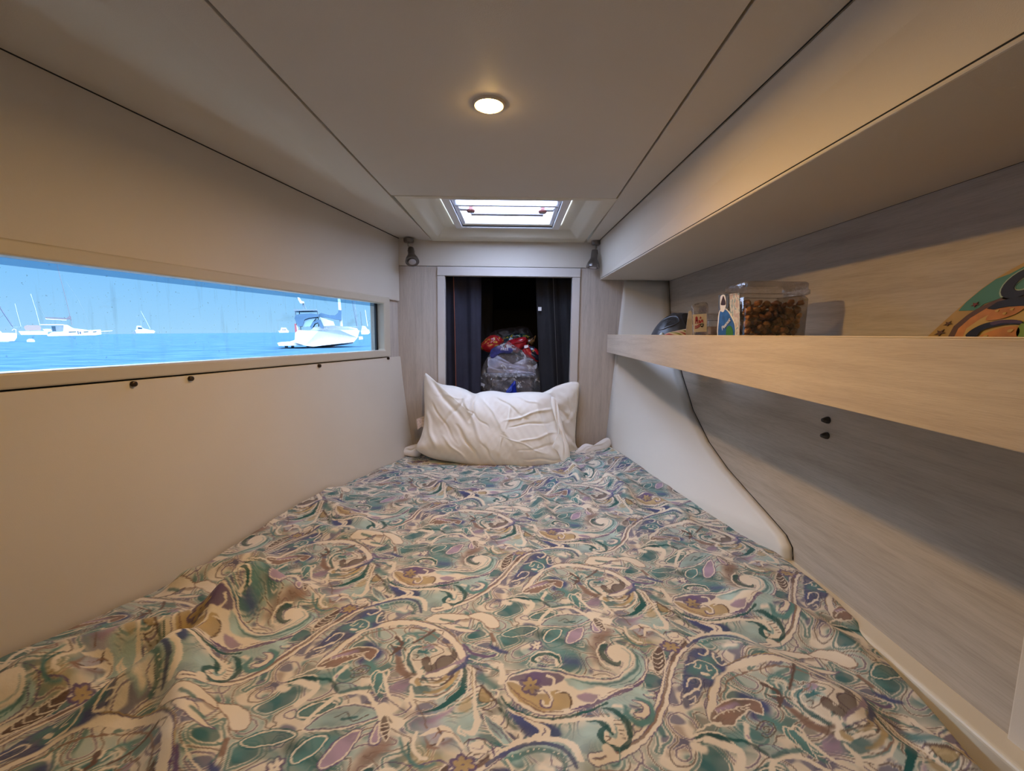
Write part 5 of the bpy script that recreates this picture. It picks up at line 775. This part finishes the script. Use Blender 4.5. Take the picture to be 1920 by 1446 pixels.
def stripes(name):
    m, nt, b = node_mat(name); b.inputs['Roughness'].default_value = .4; tc = nt.nodes.new('ShaderNodeTexCoord'); w_ = nt.nodes.new('ShaderNodeTexWave'); w_.inputs['Scale'].default_value = 14; w_.inputs['Distortion'].default_value = 3; w_.inputs['Detail'].default_value = 1; w_.bands_direction = 'DIAGONAL'
    nt.links.new(tc.outputs['Object'], w_.inputs[0]); r = nt.nodes.new('ShaderNodeValToRGB'); el = r.color_ramp.elements; r.color_ramp.interpolation = 'LINEAR'; el[0].color = (.30, .05, .05, 1); el[1].color = (.62, .55, .44, 1); el[0].position = .08; el[1].position = .25
    e_ = el.new(.8); e_.color = (.60, .52, .40, 1); e_ = el.new(.95); e_.color = (.22, .25, .08, 1); nt.links.new(w_.outputs[0], r.inputs[0]); nt.links.new(r.outputs[0], b.inputs['Base Color']); return m
sb = soft('snack_packet', [(1243, 632), (1250, 625), (1265, 621), (1280, 618), (1292, 617), (1305, 622), (1312, 628), (1312, 644), (1280, 650), (1245, 644)], Vector((0, 1.42, 1)), (0, -1, .3), .022, stripes('striped_packet'), [(1260, 625, 1300, 622, .003, -.003)], 9, .0015, rings=12, nth=80)
tag(sb, 'low cream packet with slanting red and green stripes lying in front of the helmet', 'packet')
tag(soft('wrapper', [(1232, 636), (1236, 627), (1241, 623), (1247, 628), (1250, 636), (1244, 642), (1236, 642)], Vector((0, 1.50, 1)), (0, -1, .2), .010, pbr('blue_white_wrapper', (.40, .52, .62), .3, noise=.6, nscale=90), [], 9, .0015, rings=8, nth=40), 'small pale blue wrapper scrap beside the striped packet', 'wrapper')
# helmet
hp = at_y(1262, 636, 1.66); hc = Vector((hp.x + .02, 1.70, ZS + .001))
he = empty('helmet', hc, 'dark grey hard plastic helmet with an oblong vent at the far end of the shelf', 'helmet')
V = []; F = []; n1, n2 = 26, 60
for i in range(n1 + 1):
    a = i / n1 * math.pi / 2
    for k in range(n2):
        t_ = 2 * math.pi * k / n2; rx = .098 * (1 + .05 * math.cos(2 * t_)); ry = .108
        x = rx * math.cos(t_) * math.sin(a) ** .92; y = ry * math.sin(t_) * math.sin(a); z = .152 * math.cos(a) ** .85
        rib = .004 * math.exp(-((abs(x) - .03) / .007) ** 2) * math.cos(a) ** .3
        V.append((x + .02 * (z / .15), y, z + rib))
for i in range(n1):
    for k in range(n2): a = i * n2 + k; b2 = i * n2 + (k + 1) % n2; F.append((a, b2, b2 + n2, a + n2))
hs = raw('shell', V, F, M['helmet'], he, smooth=True)
# vents: sunk black lozenges with raised rims, following the shell on the side facing aft
def shell_pt(px, py, push=0):
    # march the view onto the shell's ellipsoid, in helmet space
    d = ray(px, py); o0 = EYE - hc
    best = None
    for k in range(400):
        t_ = 1.5 + k * .0012; p = o0 + d * t_; q = ((p.x - .02 * p.z / .15) / .098) ** 2 + (p.y / .108) ** 2 + (max(p.z, 0) / .152) ** 2
        if q <= 1.0: best = p; break
    if best is None: best = o0 + d * 1.66
    nn = Vector((best.x / .098 ** 2, best.y / .108 ** 2, best.z / .152 ** 2)).normalized(); return best + nn * push
def vent(outline, mat, push, name):
    O_ = smooth_line(outline, True, 5); cx = sum(q[0] for q in O_) / len(O_); cy = sum(q[1] for q in O_) / len(O_); m = MB(); prev = None; n = len(O_)
    for s_ in (1, .75, .5, .25, .02):
        vs = [m.bm.verts.new(shell_pt(cx + (q[0] - cx) * s_, cy + (q[1] - cy) * s_, push)) for q in O_]
        if prev:
            for i in range(n): m.bm.faces.new((prev[i], prev[(i + 1) % n], vs[(i + 1) % n], vs[i]))
        prev = vs
    m.bm.faces.new(prev); return m.build(name, mat, he, smooth=True)
vent([(1238, 614), (1246, 605), (1258, 599), (1268, 599), (1271, 604), (1266, 608), (1252, 613), (1241, 618)], M['dark'], .0055, 'vent')
rim = [shell_pt(x, y, .006) for x, y in smooth_line([(1236, 615), (1245, 603), (1258, 597), (1269, 597), (1273, 604), (1268, 609), (1254, 615), (1240, 620)], True, 5)]
MB().tube(rim + [rim[0]], .0022, 8).build('vent_rim', pbr('helmet_rim', (.06, .065, .08), .35), he, smooth=True)
vent([(1278, 592), (1288, 590), (1292, 600), (1290, 618), (1284, 610), (1279, 600)], M['dark'], .0055, 'vent')
# flat placard against the hull
sg = empty('placard', (.745, .62, ZS), 'flat teal and yellow placard with a painted burger, leaning on the hull behind the shelf', 'placard')
def pl(name, pts, mat, lay, sm_=True):
    if sm_: pts = [tuple(p) for p in smooth_line(pts, True, 5)]
    p3 = [at_x(px, py, .752 - .0009 * lay) for px, py in pts]
    return child(MB().slab(p3, (.0008, 0, 0)).build(name, mat), sg)
board = [at_x(px, py, .752) for px, py in [(1690, 680), (1735, 634), (1760, 611), (1790, 584), (1815, 562), (1840, 541), (1870, 520), (1895, 505), (1925, 489), (1960, 476), (2010, 466), (2080, 462), (2160, 480), (2240, 530), (2310, 600), (2340, 680)]]
child(MB().slab([p if p.z > ZS + .001 else Vector((p.x, p.y, ZS + .001)) for p in board], (.006, 0, 0)).build('board', pbr('yellow_board', (.42, .27, .08), .5, noise=.2, nscale=20), bevel=.001), sg)
teal = pbr('teal_paint', (.06, .20, .15), .45); bn = pbr('brown_paint', (.10, .05, .025), .45); blk = pbr('black_paint', (.008, .008, .010), .4); bun = pbr('bun_orange', (.50, .20, .04), .45, noise=.3, nscale=40); ylw = pbr('yellow_paint', (.50, .33, .08), .45)
pl('teal_band', [(1797, 583), (1812, 566), (1840, 543), (1868, 523), (1893, 514), (1925, 497), (1980, 480), (2040, 478), (2040, 520), (1960, 545), (1900, 555), (1868, 562), (1845, 570), (1830, 582)], teal, 1, False)
pl('ring_brown', [(1776, 634), (1788, 612), (1812, 592), (1830, 580), (1850, 570), (1875, 559), (1900, 553), (1960, 540), (2040, 536), (2040, 660), (1776, 660)], bn, 2, False)
pl('ring_orange', [(1788, 634), (1797, 616), (1820, 596), (1850, 578), (1880, 568), (1920, 560), (2030, 548), (2030, 660), (1788, 660)], bun, 3, False)
pl('yellow_field', [(1802, 640), (1812, 616), (1835, 600), (1862, 586), (1900, 572), (1960, 562), (2020, 556), (2020, 660), (1802, 660)], ylw, 4, False)
pl('black_arc', [(1850, 579), (1870, 566), (1900, 558), (1940, 553), (1990, 550), (1990, 570), (1925, 573), (1890, 575), (1862, 580)], blk, 5, False)
pl('bun_top', [(1856, 588), (1872, 579), (1900, 575), (1922, 575), (1905, 588), (1880, 597), (1862, 600), (1848, 600)], bun, 6)
for x_, y_ in ((1869, 583), (1897, 580), (1883, 588)): pl('seed', [(x_ - 4, y_ + 1), (x_ - 1, y_ - 2), (x_ + 4, y_ - 2), (x_ + 1, y_ + 2)], ylw, 7)
pl('patty', [(1810, 630), (1822, 618), (1845, 607), (1870, 602), (1895, 600), (1915, 602), (1915, 608), (1890, 608), (1862, 613), (1840, 620), (1828, 632)], blk, 7)
pl('filling', [(1858, 604), (1880, 600), (1905, 600), (1920, 606), (1905, 606), (1880, 606), (1860, 610)], pbr('purple_paint', (.06, .03, .07), .5), 8)
pl('lettuce', [(1915, 606), (1930, 600), (1945, 612), (1935, 634), (1912, 634), (1905, 624)], pbr('leaf_green', (.16, .26, .03), .5), 8)
pl('bun_bottom', [(1830, 636), (1850, 624), (1880, 614), (1905, 612), (1912, 620), (1905, 634), (1880, 650), (1840, 650)], bun, 8)
pl('seed', [(1888, 622), (1892, 618), (1900, 618), (1895, 623)], ylw, 9); pl('seed', [(1842, 632), (1846, 628), (1852, 629), (1848, 633)], ylw, 9)
def star(cx, cy, r, mat, lay):
    pts = []
    for k in range(10): a = math.pi * k / 5 + .5; q = r if k % 2 == 0 else r * .38; pts.append((cx + q * 1.4 * math.cos(a), cy + q * .75 * math.sin(a) - q * .4 * math.cos(a)))
    pl('star', pts, mat, lay, False)
star(1762, 624, 8.5, bn, 2); star(1777, 607, 6.5, bn, 2); star(1828, 571, 6.5, pbr('dull_red', (.16, .03, .025), .5), 3)
# the letter C
def arc(cx, cy, rx, ry, a0, a1, n=16, tilt=-.45): return [(cx + rx * math.cos(R(a0 + (a1 - a0) * k / n)), cy + ry * math.sin(R(a0 + (a1 - a0) * k / n)) + tilt * rx * math.cos(R(a0 + (a1 - a0) * k / n))) for k in range(n + 1)]
pl('letter_outline', arc(1922, 528, 49, 26, 60, 300) + arc(1930, 527, 27, 10, 300, 60), pbr('pale_teal', (.30, .38, .28), .5), 2, False)
pl('letter', arc(1922, 528, 46, 24, 62, 298) + arc(1930, 527, 29, 12.5, 298, 62), blk, 3, False)

# ================================================================== SEA AND BOATS
A_, B_ = ray(0, 628).normalized(), ray(560, 623).normalized()
UP = A_.cross(B_).normalized(); UP = UP if UP.z > 0 else -UP
SEA0 = EYE - UP * 1.1
def on_sea(px, py): return hit(px, py, SEA0, UP)
wm_, nt, b = node_mat('sea_water'); b.inputs['Roughness'].default_value = .35; b.inputs['Specular IOR Level'].default_value = .12
tc = nt.nodes.new('ShaderNodeTexCoord'); mp = nt.nodes.new('ShaderNodeMapping'); mp.inputs['Scale'].default_value = (.25, 1.0, 1); nt.links.new(tc.outputs['Object'], mp.inputs[0])
n1 = nt.nodes.new('ShaderNodeTexNoise'); n1.inputs['Scale'].default_value = 2.2; n1.inputs['Detail'].default_value = 7; nt.links.new(mp.outputs[0], n1.inputs[0])
bp = nt.nodes.new('ShaderNodeBump'); bp.inputs['Strength'].default_value = .9; bp.inputs['Distance'].default_value = .25; nt.links.new(n1.outputs[0], bp.inputs['Height']); nt.links.new(bp.outputs[0], b.inputs['Normal'])
r = nt.nodes.new('ShaderNodeValToRGB'); r.color_ramp.elements[0].position = .35; r.color_ramp.elements[0].color = (.012, .031, .052, 1); r.color_ramp.elements[1].position = .65; r.color_ramp.elements[1].color = (.024, .050, .076, 1); nt.links.new(n1.outputs[0], r.inputs[0]); sd = nt.nodes.new('ShaderNodeBsdfDiffuse'); nt.links.new(r.outputs[0], sd.inputs[0]); nt.links.new(bp.outputs[0], sd.inputs['Normal']); nt.links.new(sd.outputs[0], nt.nodes['Material Output'].inputs[0])
fw = (B_ - UP * B_.dot(UP)).normalized(); rt = fw.cross(UP).normalized(); rt = rt if rt.x > 0 else -rt
c0 = SEA0 + (A_ - UP * A_.dot(UP)).normalized() * 0
qs = [c0 + fw * -60 - rt * 2500 , c0 + fw * -60 - rt * 4, c0 + fw * 2500 + rt * 400, c0 + fw * 2500 - rt * 2500]
se = MB().slab([c0 - rt * 2500 - fw * 200, c0 - rt * 2.2 - fw * 200, c0 - rt * 2.2 + fw * 3.5, c0 + rt * 1500 + fw * 900, c0 + rt * 1500 + fw * 2600, c0 - rt * 2500 + fw * 2600], -UP * .5).build('sea', wm_); S(se)
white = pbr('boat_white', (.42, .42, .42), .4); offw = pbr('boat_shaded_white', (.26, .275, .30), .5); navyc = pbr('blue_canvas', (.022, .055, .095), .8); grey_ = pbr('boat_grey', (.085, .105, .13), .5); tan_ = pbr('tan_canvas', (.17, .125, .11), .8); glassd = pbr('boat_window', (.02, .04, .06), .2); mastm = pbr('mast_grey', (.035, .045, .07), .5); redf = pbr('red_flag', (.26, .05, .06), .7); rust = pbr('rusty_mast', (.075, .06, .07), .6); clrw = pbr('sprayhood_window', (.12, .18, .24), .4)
def boat(name, ax, ay, label, cat='boat', grp='boats anchored outside the window'):
    """anchor pixel = a point of its waterline; returns the thing and a function turning photo-scale offsets into its own metres"""
    p = on_sea(ax, ay); e_ = empty(name, p, label, cat, None)
    d = (p - EYE); dep = d.dot(Vector((0, math.cos(PITCH), -math.sin(PITCH)))); view = Vector((d.x, d.y, d.z)); view = (view - UP * view.dot(UP)).normalized(); right = view.cross(UP).normalized()
    k = dep / FPX; cosang = abs(right.x); kx = k / max(cosang, .3) * (1 if True else 1)
    # how far along "right" gives one pixel sideways
    kx = k / (right.x - (ax - 960) / FPX * right.y * 1.0) if abs(right.x - (ax - 960) / FPX * right.y) > .1 else k
    def L(px, py, away=0.0): return right * ((px - ax) * kx) + UP * ((ay - py) * k) + view * away
    return e_, L, kx
def extr(e_, L, name, prof, half, mat, taper=None, smooth=False):
    """side outline given in photo pixels, with real beam"""
    m = MB(); a = [L(x, y, -half * (taper(x) if taper else 1)) for x, y in prof]; b_ = [L(x, y, half * (taper(x) if taper else 1)) for x, y in prof]
    return m.hexa(a, b_).build(name, mat, e_, bevel=.0)
def pole(e_, L, name, pts, r, mat, away=0): return MB().tube([L(x, y, away) for x, y in pts], r, 6).build(name, mat, e_, smooth=True)
# near cruising sloop
b1_, L, kx = boat('sailing_yacht', 620, 651, 'large white sailing yacht with blue bimini and sail cover, nearest boat outside the window', 'sailing yacht')
def tp(x): return max(.12, min(1, (684 - x) / 60))
extr(b1_, L, 'hull', [(558, 640), (560, 624), (566, 619), (600, 621), (640, 620), (672, 619), (677, 621), (672, 634), (664, 642), (620, 645), (590, 648), (575, 646)], 1.7, white, tp)
extr(b1_, L, 'boot_stripe', [(576, 647.5), (590, 648.5), (620, 645), (664, 642), (662, 645), (620, 649), (585, 651)], 1.4, grey_, tp)
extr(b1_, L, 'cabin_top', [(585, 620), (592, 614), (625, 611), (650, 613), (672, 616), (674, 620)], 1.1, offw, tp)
extr(b1_, L, 'swim_platform', [(528, 641), (545, 640), (558, 636), (570, 640), (575, 646), (560, 646), (530, 646)], 1.2, white)
for x_ in (540, 551): extr(b1_, L, 'platform_leg', [(x_ - 2, 645), (x_ + 2, 645), (x_ + 2, 650), (x_ - 2, 650)], .4, offw)
extr(b1_, L, 'bimini', [(560, 599), (562, 593), (572, 591), (590, 590), (602, 592), (601, 596), (585, 598), (577, 601), (573, 612), (566, 613), (563, 606)], 1.3, navyc)
extr(b1_, L, 'bimini_window', [(577, 602), (586, 599), (597, 598), (590, 606), (586, 613), (573, 613)], 1.2, clrw)
extr(b1_, L, 'sprayhood', [(586, 614), (590, 606), (598, 601), (604, 601), (610, 616), (605, 616), (600, 606), (594, 608), (588, 618)], 1.2, navyc)
extr(b1_, L, 'hood_window', [(604, 596), (628, 604), (630, 611), (614, 612), (618, 620), (610, 612)], .9, offw)
extr(b1_, L, 'sail_cover', [(601, 591), (606, 588), (622, 592), (632, 592), (637, 588), (639, 582), (644, 583), (644, 601), (632, 600), (615, 596), (603, 596)], .25, navyc)
extr(b1_, L, 'solar_panel', [(560, 583), (600, 583), (600, 585), (560, 586)], 1.3, grey_)
for x_ in (560, 567, 600): pole(b1_, L, 'arch_post', [(x_, 585), (x_ + .5, 621)], .03, grey_)
pole(b1_, L, 'mast', [(642, 600), (640, 520), (638, 440)], .09, white); pole(b1_, L, 'mast_foot', [(643, 618), (642, 600)], .1, offw)
pole(b1_, L, 'forestay', [(674, 618), (672, 590), (668, 540), (640, 300)][:3], .03, grey_); pole(b1_, L, 'stay', [(672, 612), (665, 560)], .02, mastm)
pole(b1_, L, 'wind_generator_pole', [(574.5, 583), (574.5, 571)], .03, grey_); extr(b1_, L, 'wind_generator', [(566, 560), (569, 561), (572, 567), (577, 568), (576, 571), (570, 571), (567, 565)], .3, white); pole(b1_, L, 'strut', [(576, 571), (579, 581)], .03, grey_)
extr(b1_, L, 'flag', [(557, 607), (560, 608), (564, 616), (562, 622), (559, 630), (557, 626)], .03, redf); extr(b1_, L, 'flag_stripe', [(560, 609), (564, 616), (561, 624)], .04, white)
extr(b1_, L, 'fender', [(674, 632), (682, 632), (683, 637), (675, 638)], .2, white)
for x_ in (590, 597, 604, 611, 640, 655): pole(b1_, L, 'stanchion', [(x_, 621), (x_, 614)], .02, grey_)
pole(b1_, L, 'guard_rail', [(585, 614), (640, 614), (674, 613)], .015, grey_)
# far boats
b_, L, kx = boat('motor_boat', 533, 624.2, 'tiny white motor boat on the horizon just left of the large yacht'); extr(b_, L, 'hull', [(522, 620), (542, 620), (541, 624), (524, 624)], 2, white); extr(b_, L, 'cabin', [(526, 620), (528, 614.5), (537, 615), (540, 620)], 1.5, white); extr(b_, L, 'window', [(529, 618), (537, 618), (537, 619), (529, 619)], 1.7, glassd)
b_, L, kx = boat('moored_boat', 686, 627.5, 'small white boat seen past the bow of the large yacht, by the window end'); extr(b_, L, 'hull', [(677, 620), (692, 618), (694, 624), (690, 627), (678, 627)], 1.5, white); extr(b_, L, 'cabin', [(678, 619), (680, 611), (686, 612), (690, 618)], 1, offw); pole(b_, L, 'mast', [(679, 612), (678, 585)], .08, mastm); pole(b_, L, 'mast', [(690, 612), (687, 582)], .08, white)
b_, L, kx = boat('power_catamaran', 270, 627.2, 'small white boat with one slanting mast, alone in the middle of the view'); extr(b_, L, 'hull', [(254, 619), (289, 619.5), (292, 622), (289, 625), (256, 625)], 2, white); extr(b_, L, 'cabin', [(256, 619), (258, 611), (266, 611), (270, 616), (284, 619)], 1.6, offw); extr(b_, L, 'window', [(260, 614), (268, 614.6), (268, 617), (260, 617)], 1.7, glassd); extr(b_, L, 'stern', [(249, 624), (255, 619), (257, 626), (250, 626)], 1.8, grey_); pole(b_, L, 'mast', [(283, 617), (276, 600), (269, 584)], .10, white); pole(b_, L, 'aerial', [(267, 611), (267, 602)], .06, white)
b_, L, kx = boat('sailing_catamaran', 140, 631, 'white sailing catamaran with tall mast and furled boom, left part of the window view', 'catamaran')
extr(b_, L, 'hull', [(90, 628), (100, 622.5), (192, 618.5), (192, 627.5), (180, 629), (92, 630)], 2.5, white)
extr(b_, L, 'coach_roof', [(123, 609), (130, 610), (140, 616), (158, 618), (170, 620), (120, 622)], 2, white); extr(b_, L, 'saloon_side', [(108, 612), (124, 611), (131, 620), (108, 621)], 1.9, grey_); extr(b_, L, 'cockpit_window', [(100, 612), (107, 612), (107, 621), (101, 621)], 1.7, glassd)
extr(b_, L, 'hardtop', [(81, 608.6), (122, 608.6), (124, 610.2), (82, 610)], 2, white)
for x0_, x1_ in ((130, 144), (158, 167), (176, 183)): extr(b_, L, 'hull_window', [(x0_, 622), (x1_, 621.5), (x1_, 623.2), (x0_, 623.6)], 2.55, glassd)
extr(b_, L, 'lettering', [(146, 621), (148.5, 621), (148.5, 627), (146.6, 627)], 2.55, mastm); extr(b_, L, 'lettering', [(150, 622), (153, 622), (153, 626.6), (150, 626.6)], 2.55, mastm)
extr(b_, L, 'sail_bag', [(90, 595.5), (130, 597), (136, 592.5), (138, 594), (138, 600), (128, 599.5), (92, 597.5)], .4, rust); extr(b_, L, 'boom', [(91, 598), (129, 600), (129, 601.3), (92, 599.6)], .2, white)
pole(b_, L, 'mast', [(138, 610), (134, 570), (125, 500)], .09, rust); pole(b_, L, 'forestay', [(170, 600), (155, 560), (137, 530)], .03, grey_); pole(b_, L, 'topping_lift', [(92, 596), (78, 566)], .03, grey_); pole(b_, L, 'bowsprit', [(192, 622), (216, 621)], .12, white)
b_, L, kx = boat('moored_yacht', 55, 629, 'white two-masted yacht under a tan awning, behind the stern of the catamaran'); extr(b_, L, 'hull', [(36, 621), (84, 621), (92, 622), (90, 628), (40, 628)], 2, white); extr(b_, L, 'awning', [(47, 613), (52, 610), (76, 610), (80, 614), (78, 620), (49, 620)], 1.8, tan_)
pole(b_, L, 'mast', [(78, 611), (74, 580), (69, 552)], .15, white); pole(b_, L, 'mizzen_mast', [(42, 612), (39, 590), (37, 571)], .13, white); extr(b_, L, 'dinghy', [(82, 617), (98, 617), (100, 622), (86, 623)], 1, white); pole(b_, L, 'awning_pole', [(22, 614), (44, 613)], .06, offw)
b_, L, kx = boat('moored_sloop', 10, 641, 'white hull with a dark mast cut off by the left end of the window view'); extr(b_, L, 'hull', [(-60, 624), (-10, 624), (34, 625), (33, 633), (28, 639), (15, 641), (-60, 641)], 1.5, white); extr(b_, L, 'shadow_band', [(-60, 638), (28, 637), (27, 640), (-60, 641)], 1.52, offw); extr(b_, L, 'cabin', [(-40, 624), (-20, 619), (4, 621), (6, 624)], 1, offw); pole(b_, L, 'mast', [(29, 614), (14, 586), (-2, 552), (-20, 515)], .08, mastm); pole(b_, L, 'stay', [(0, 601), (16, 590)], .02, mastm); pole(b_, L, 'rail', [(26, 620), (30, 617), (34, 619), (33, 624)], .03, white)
p = on_sea(58, 641.5); bo = MB(); bo.ball((0, 0, 0), 1, 3, (.42, .42, .34)); o = bo.build('mooring_buoy', white, smooth=True); o.location = p + UP * .12; tag(o, 'round white mooring buoy floating in front of the catamaran', 'buoy')
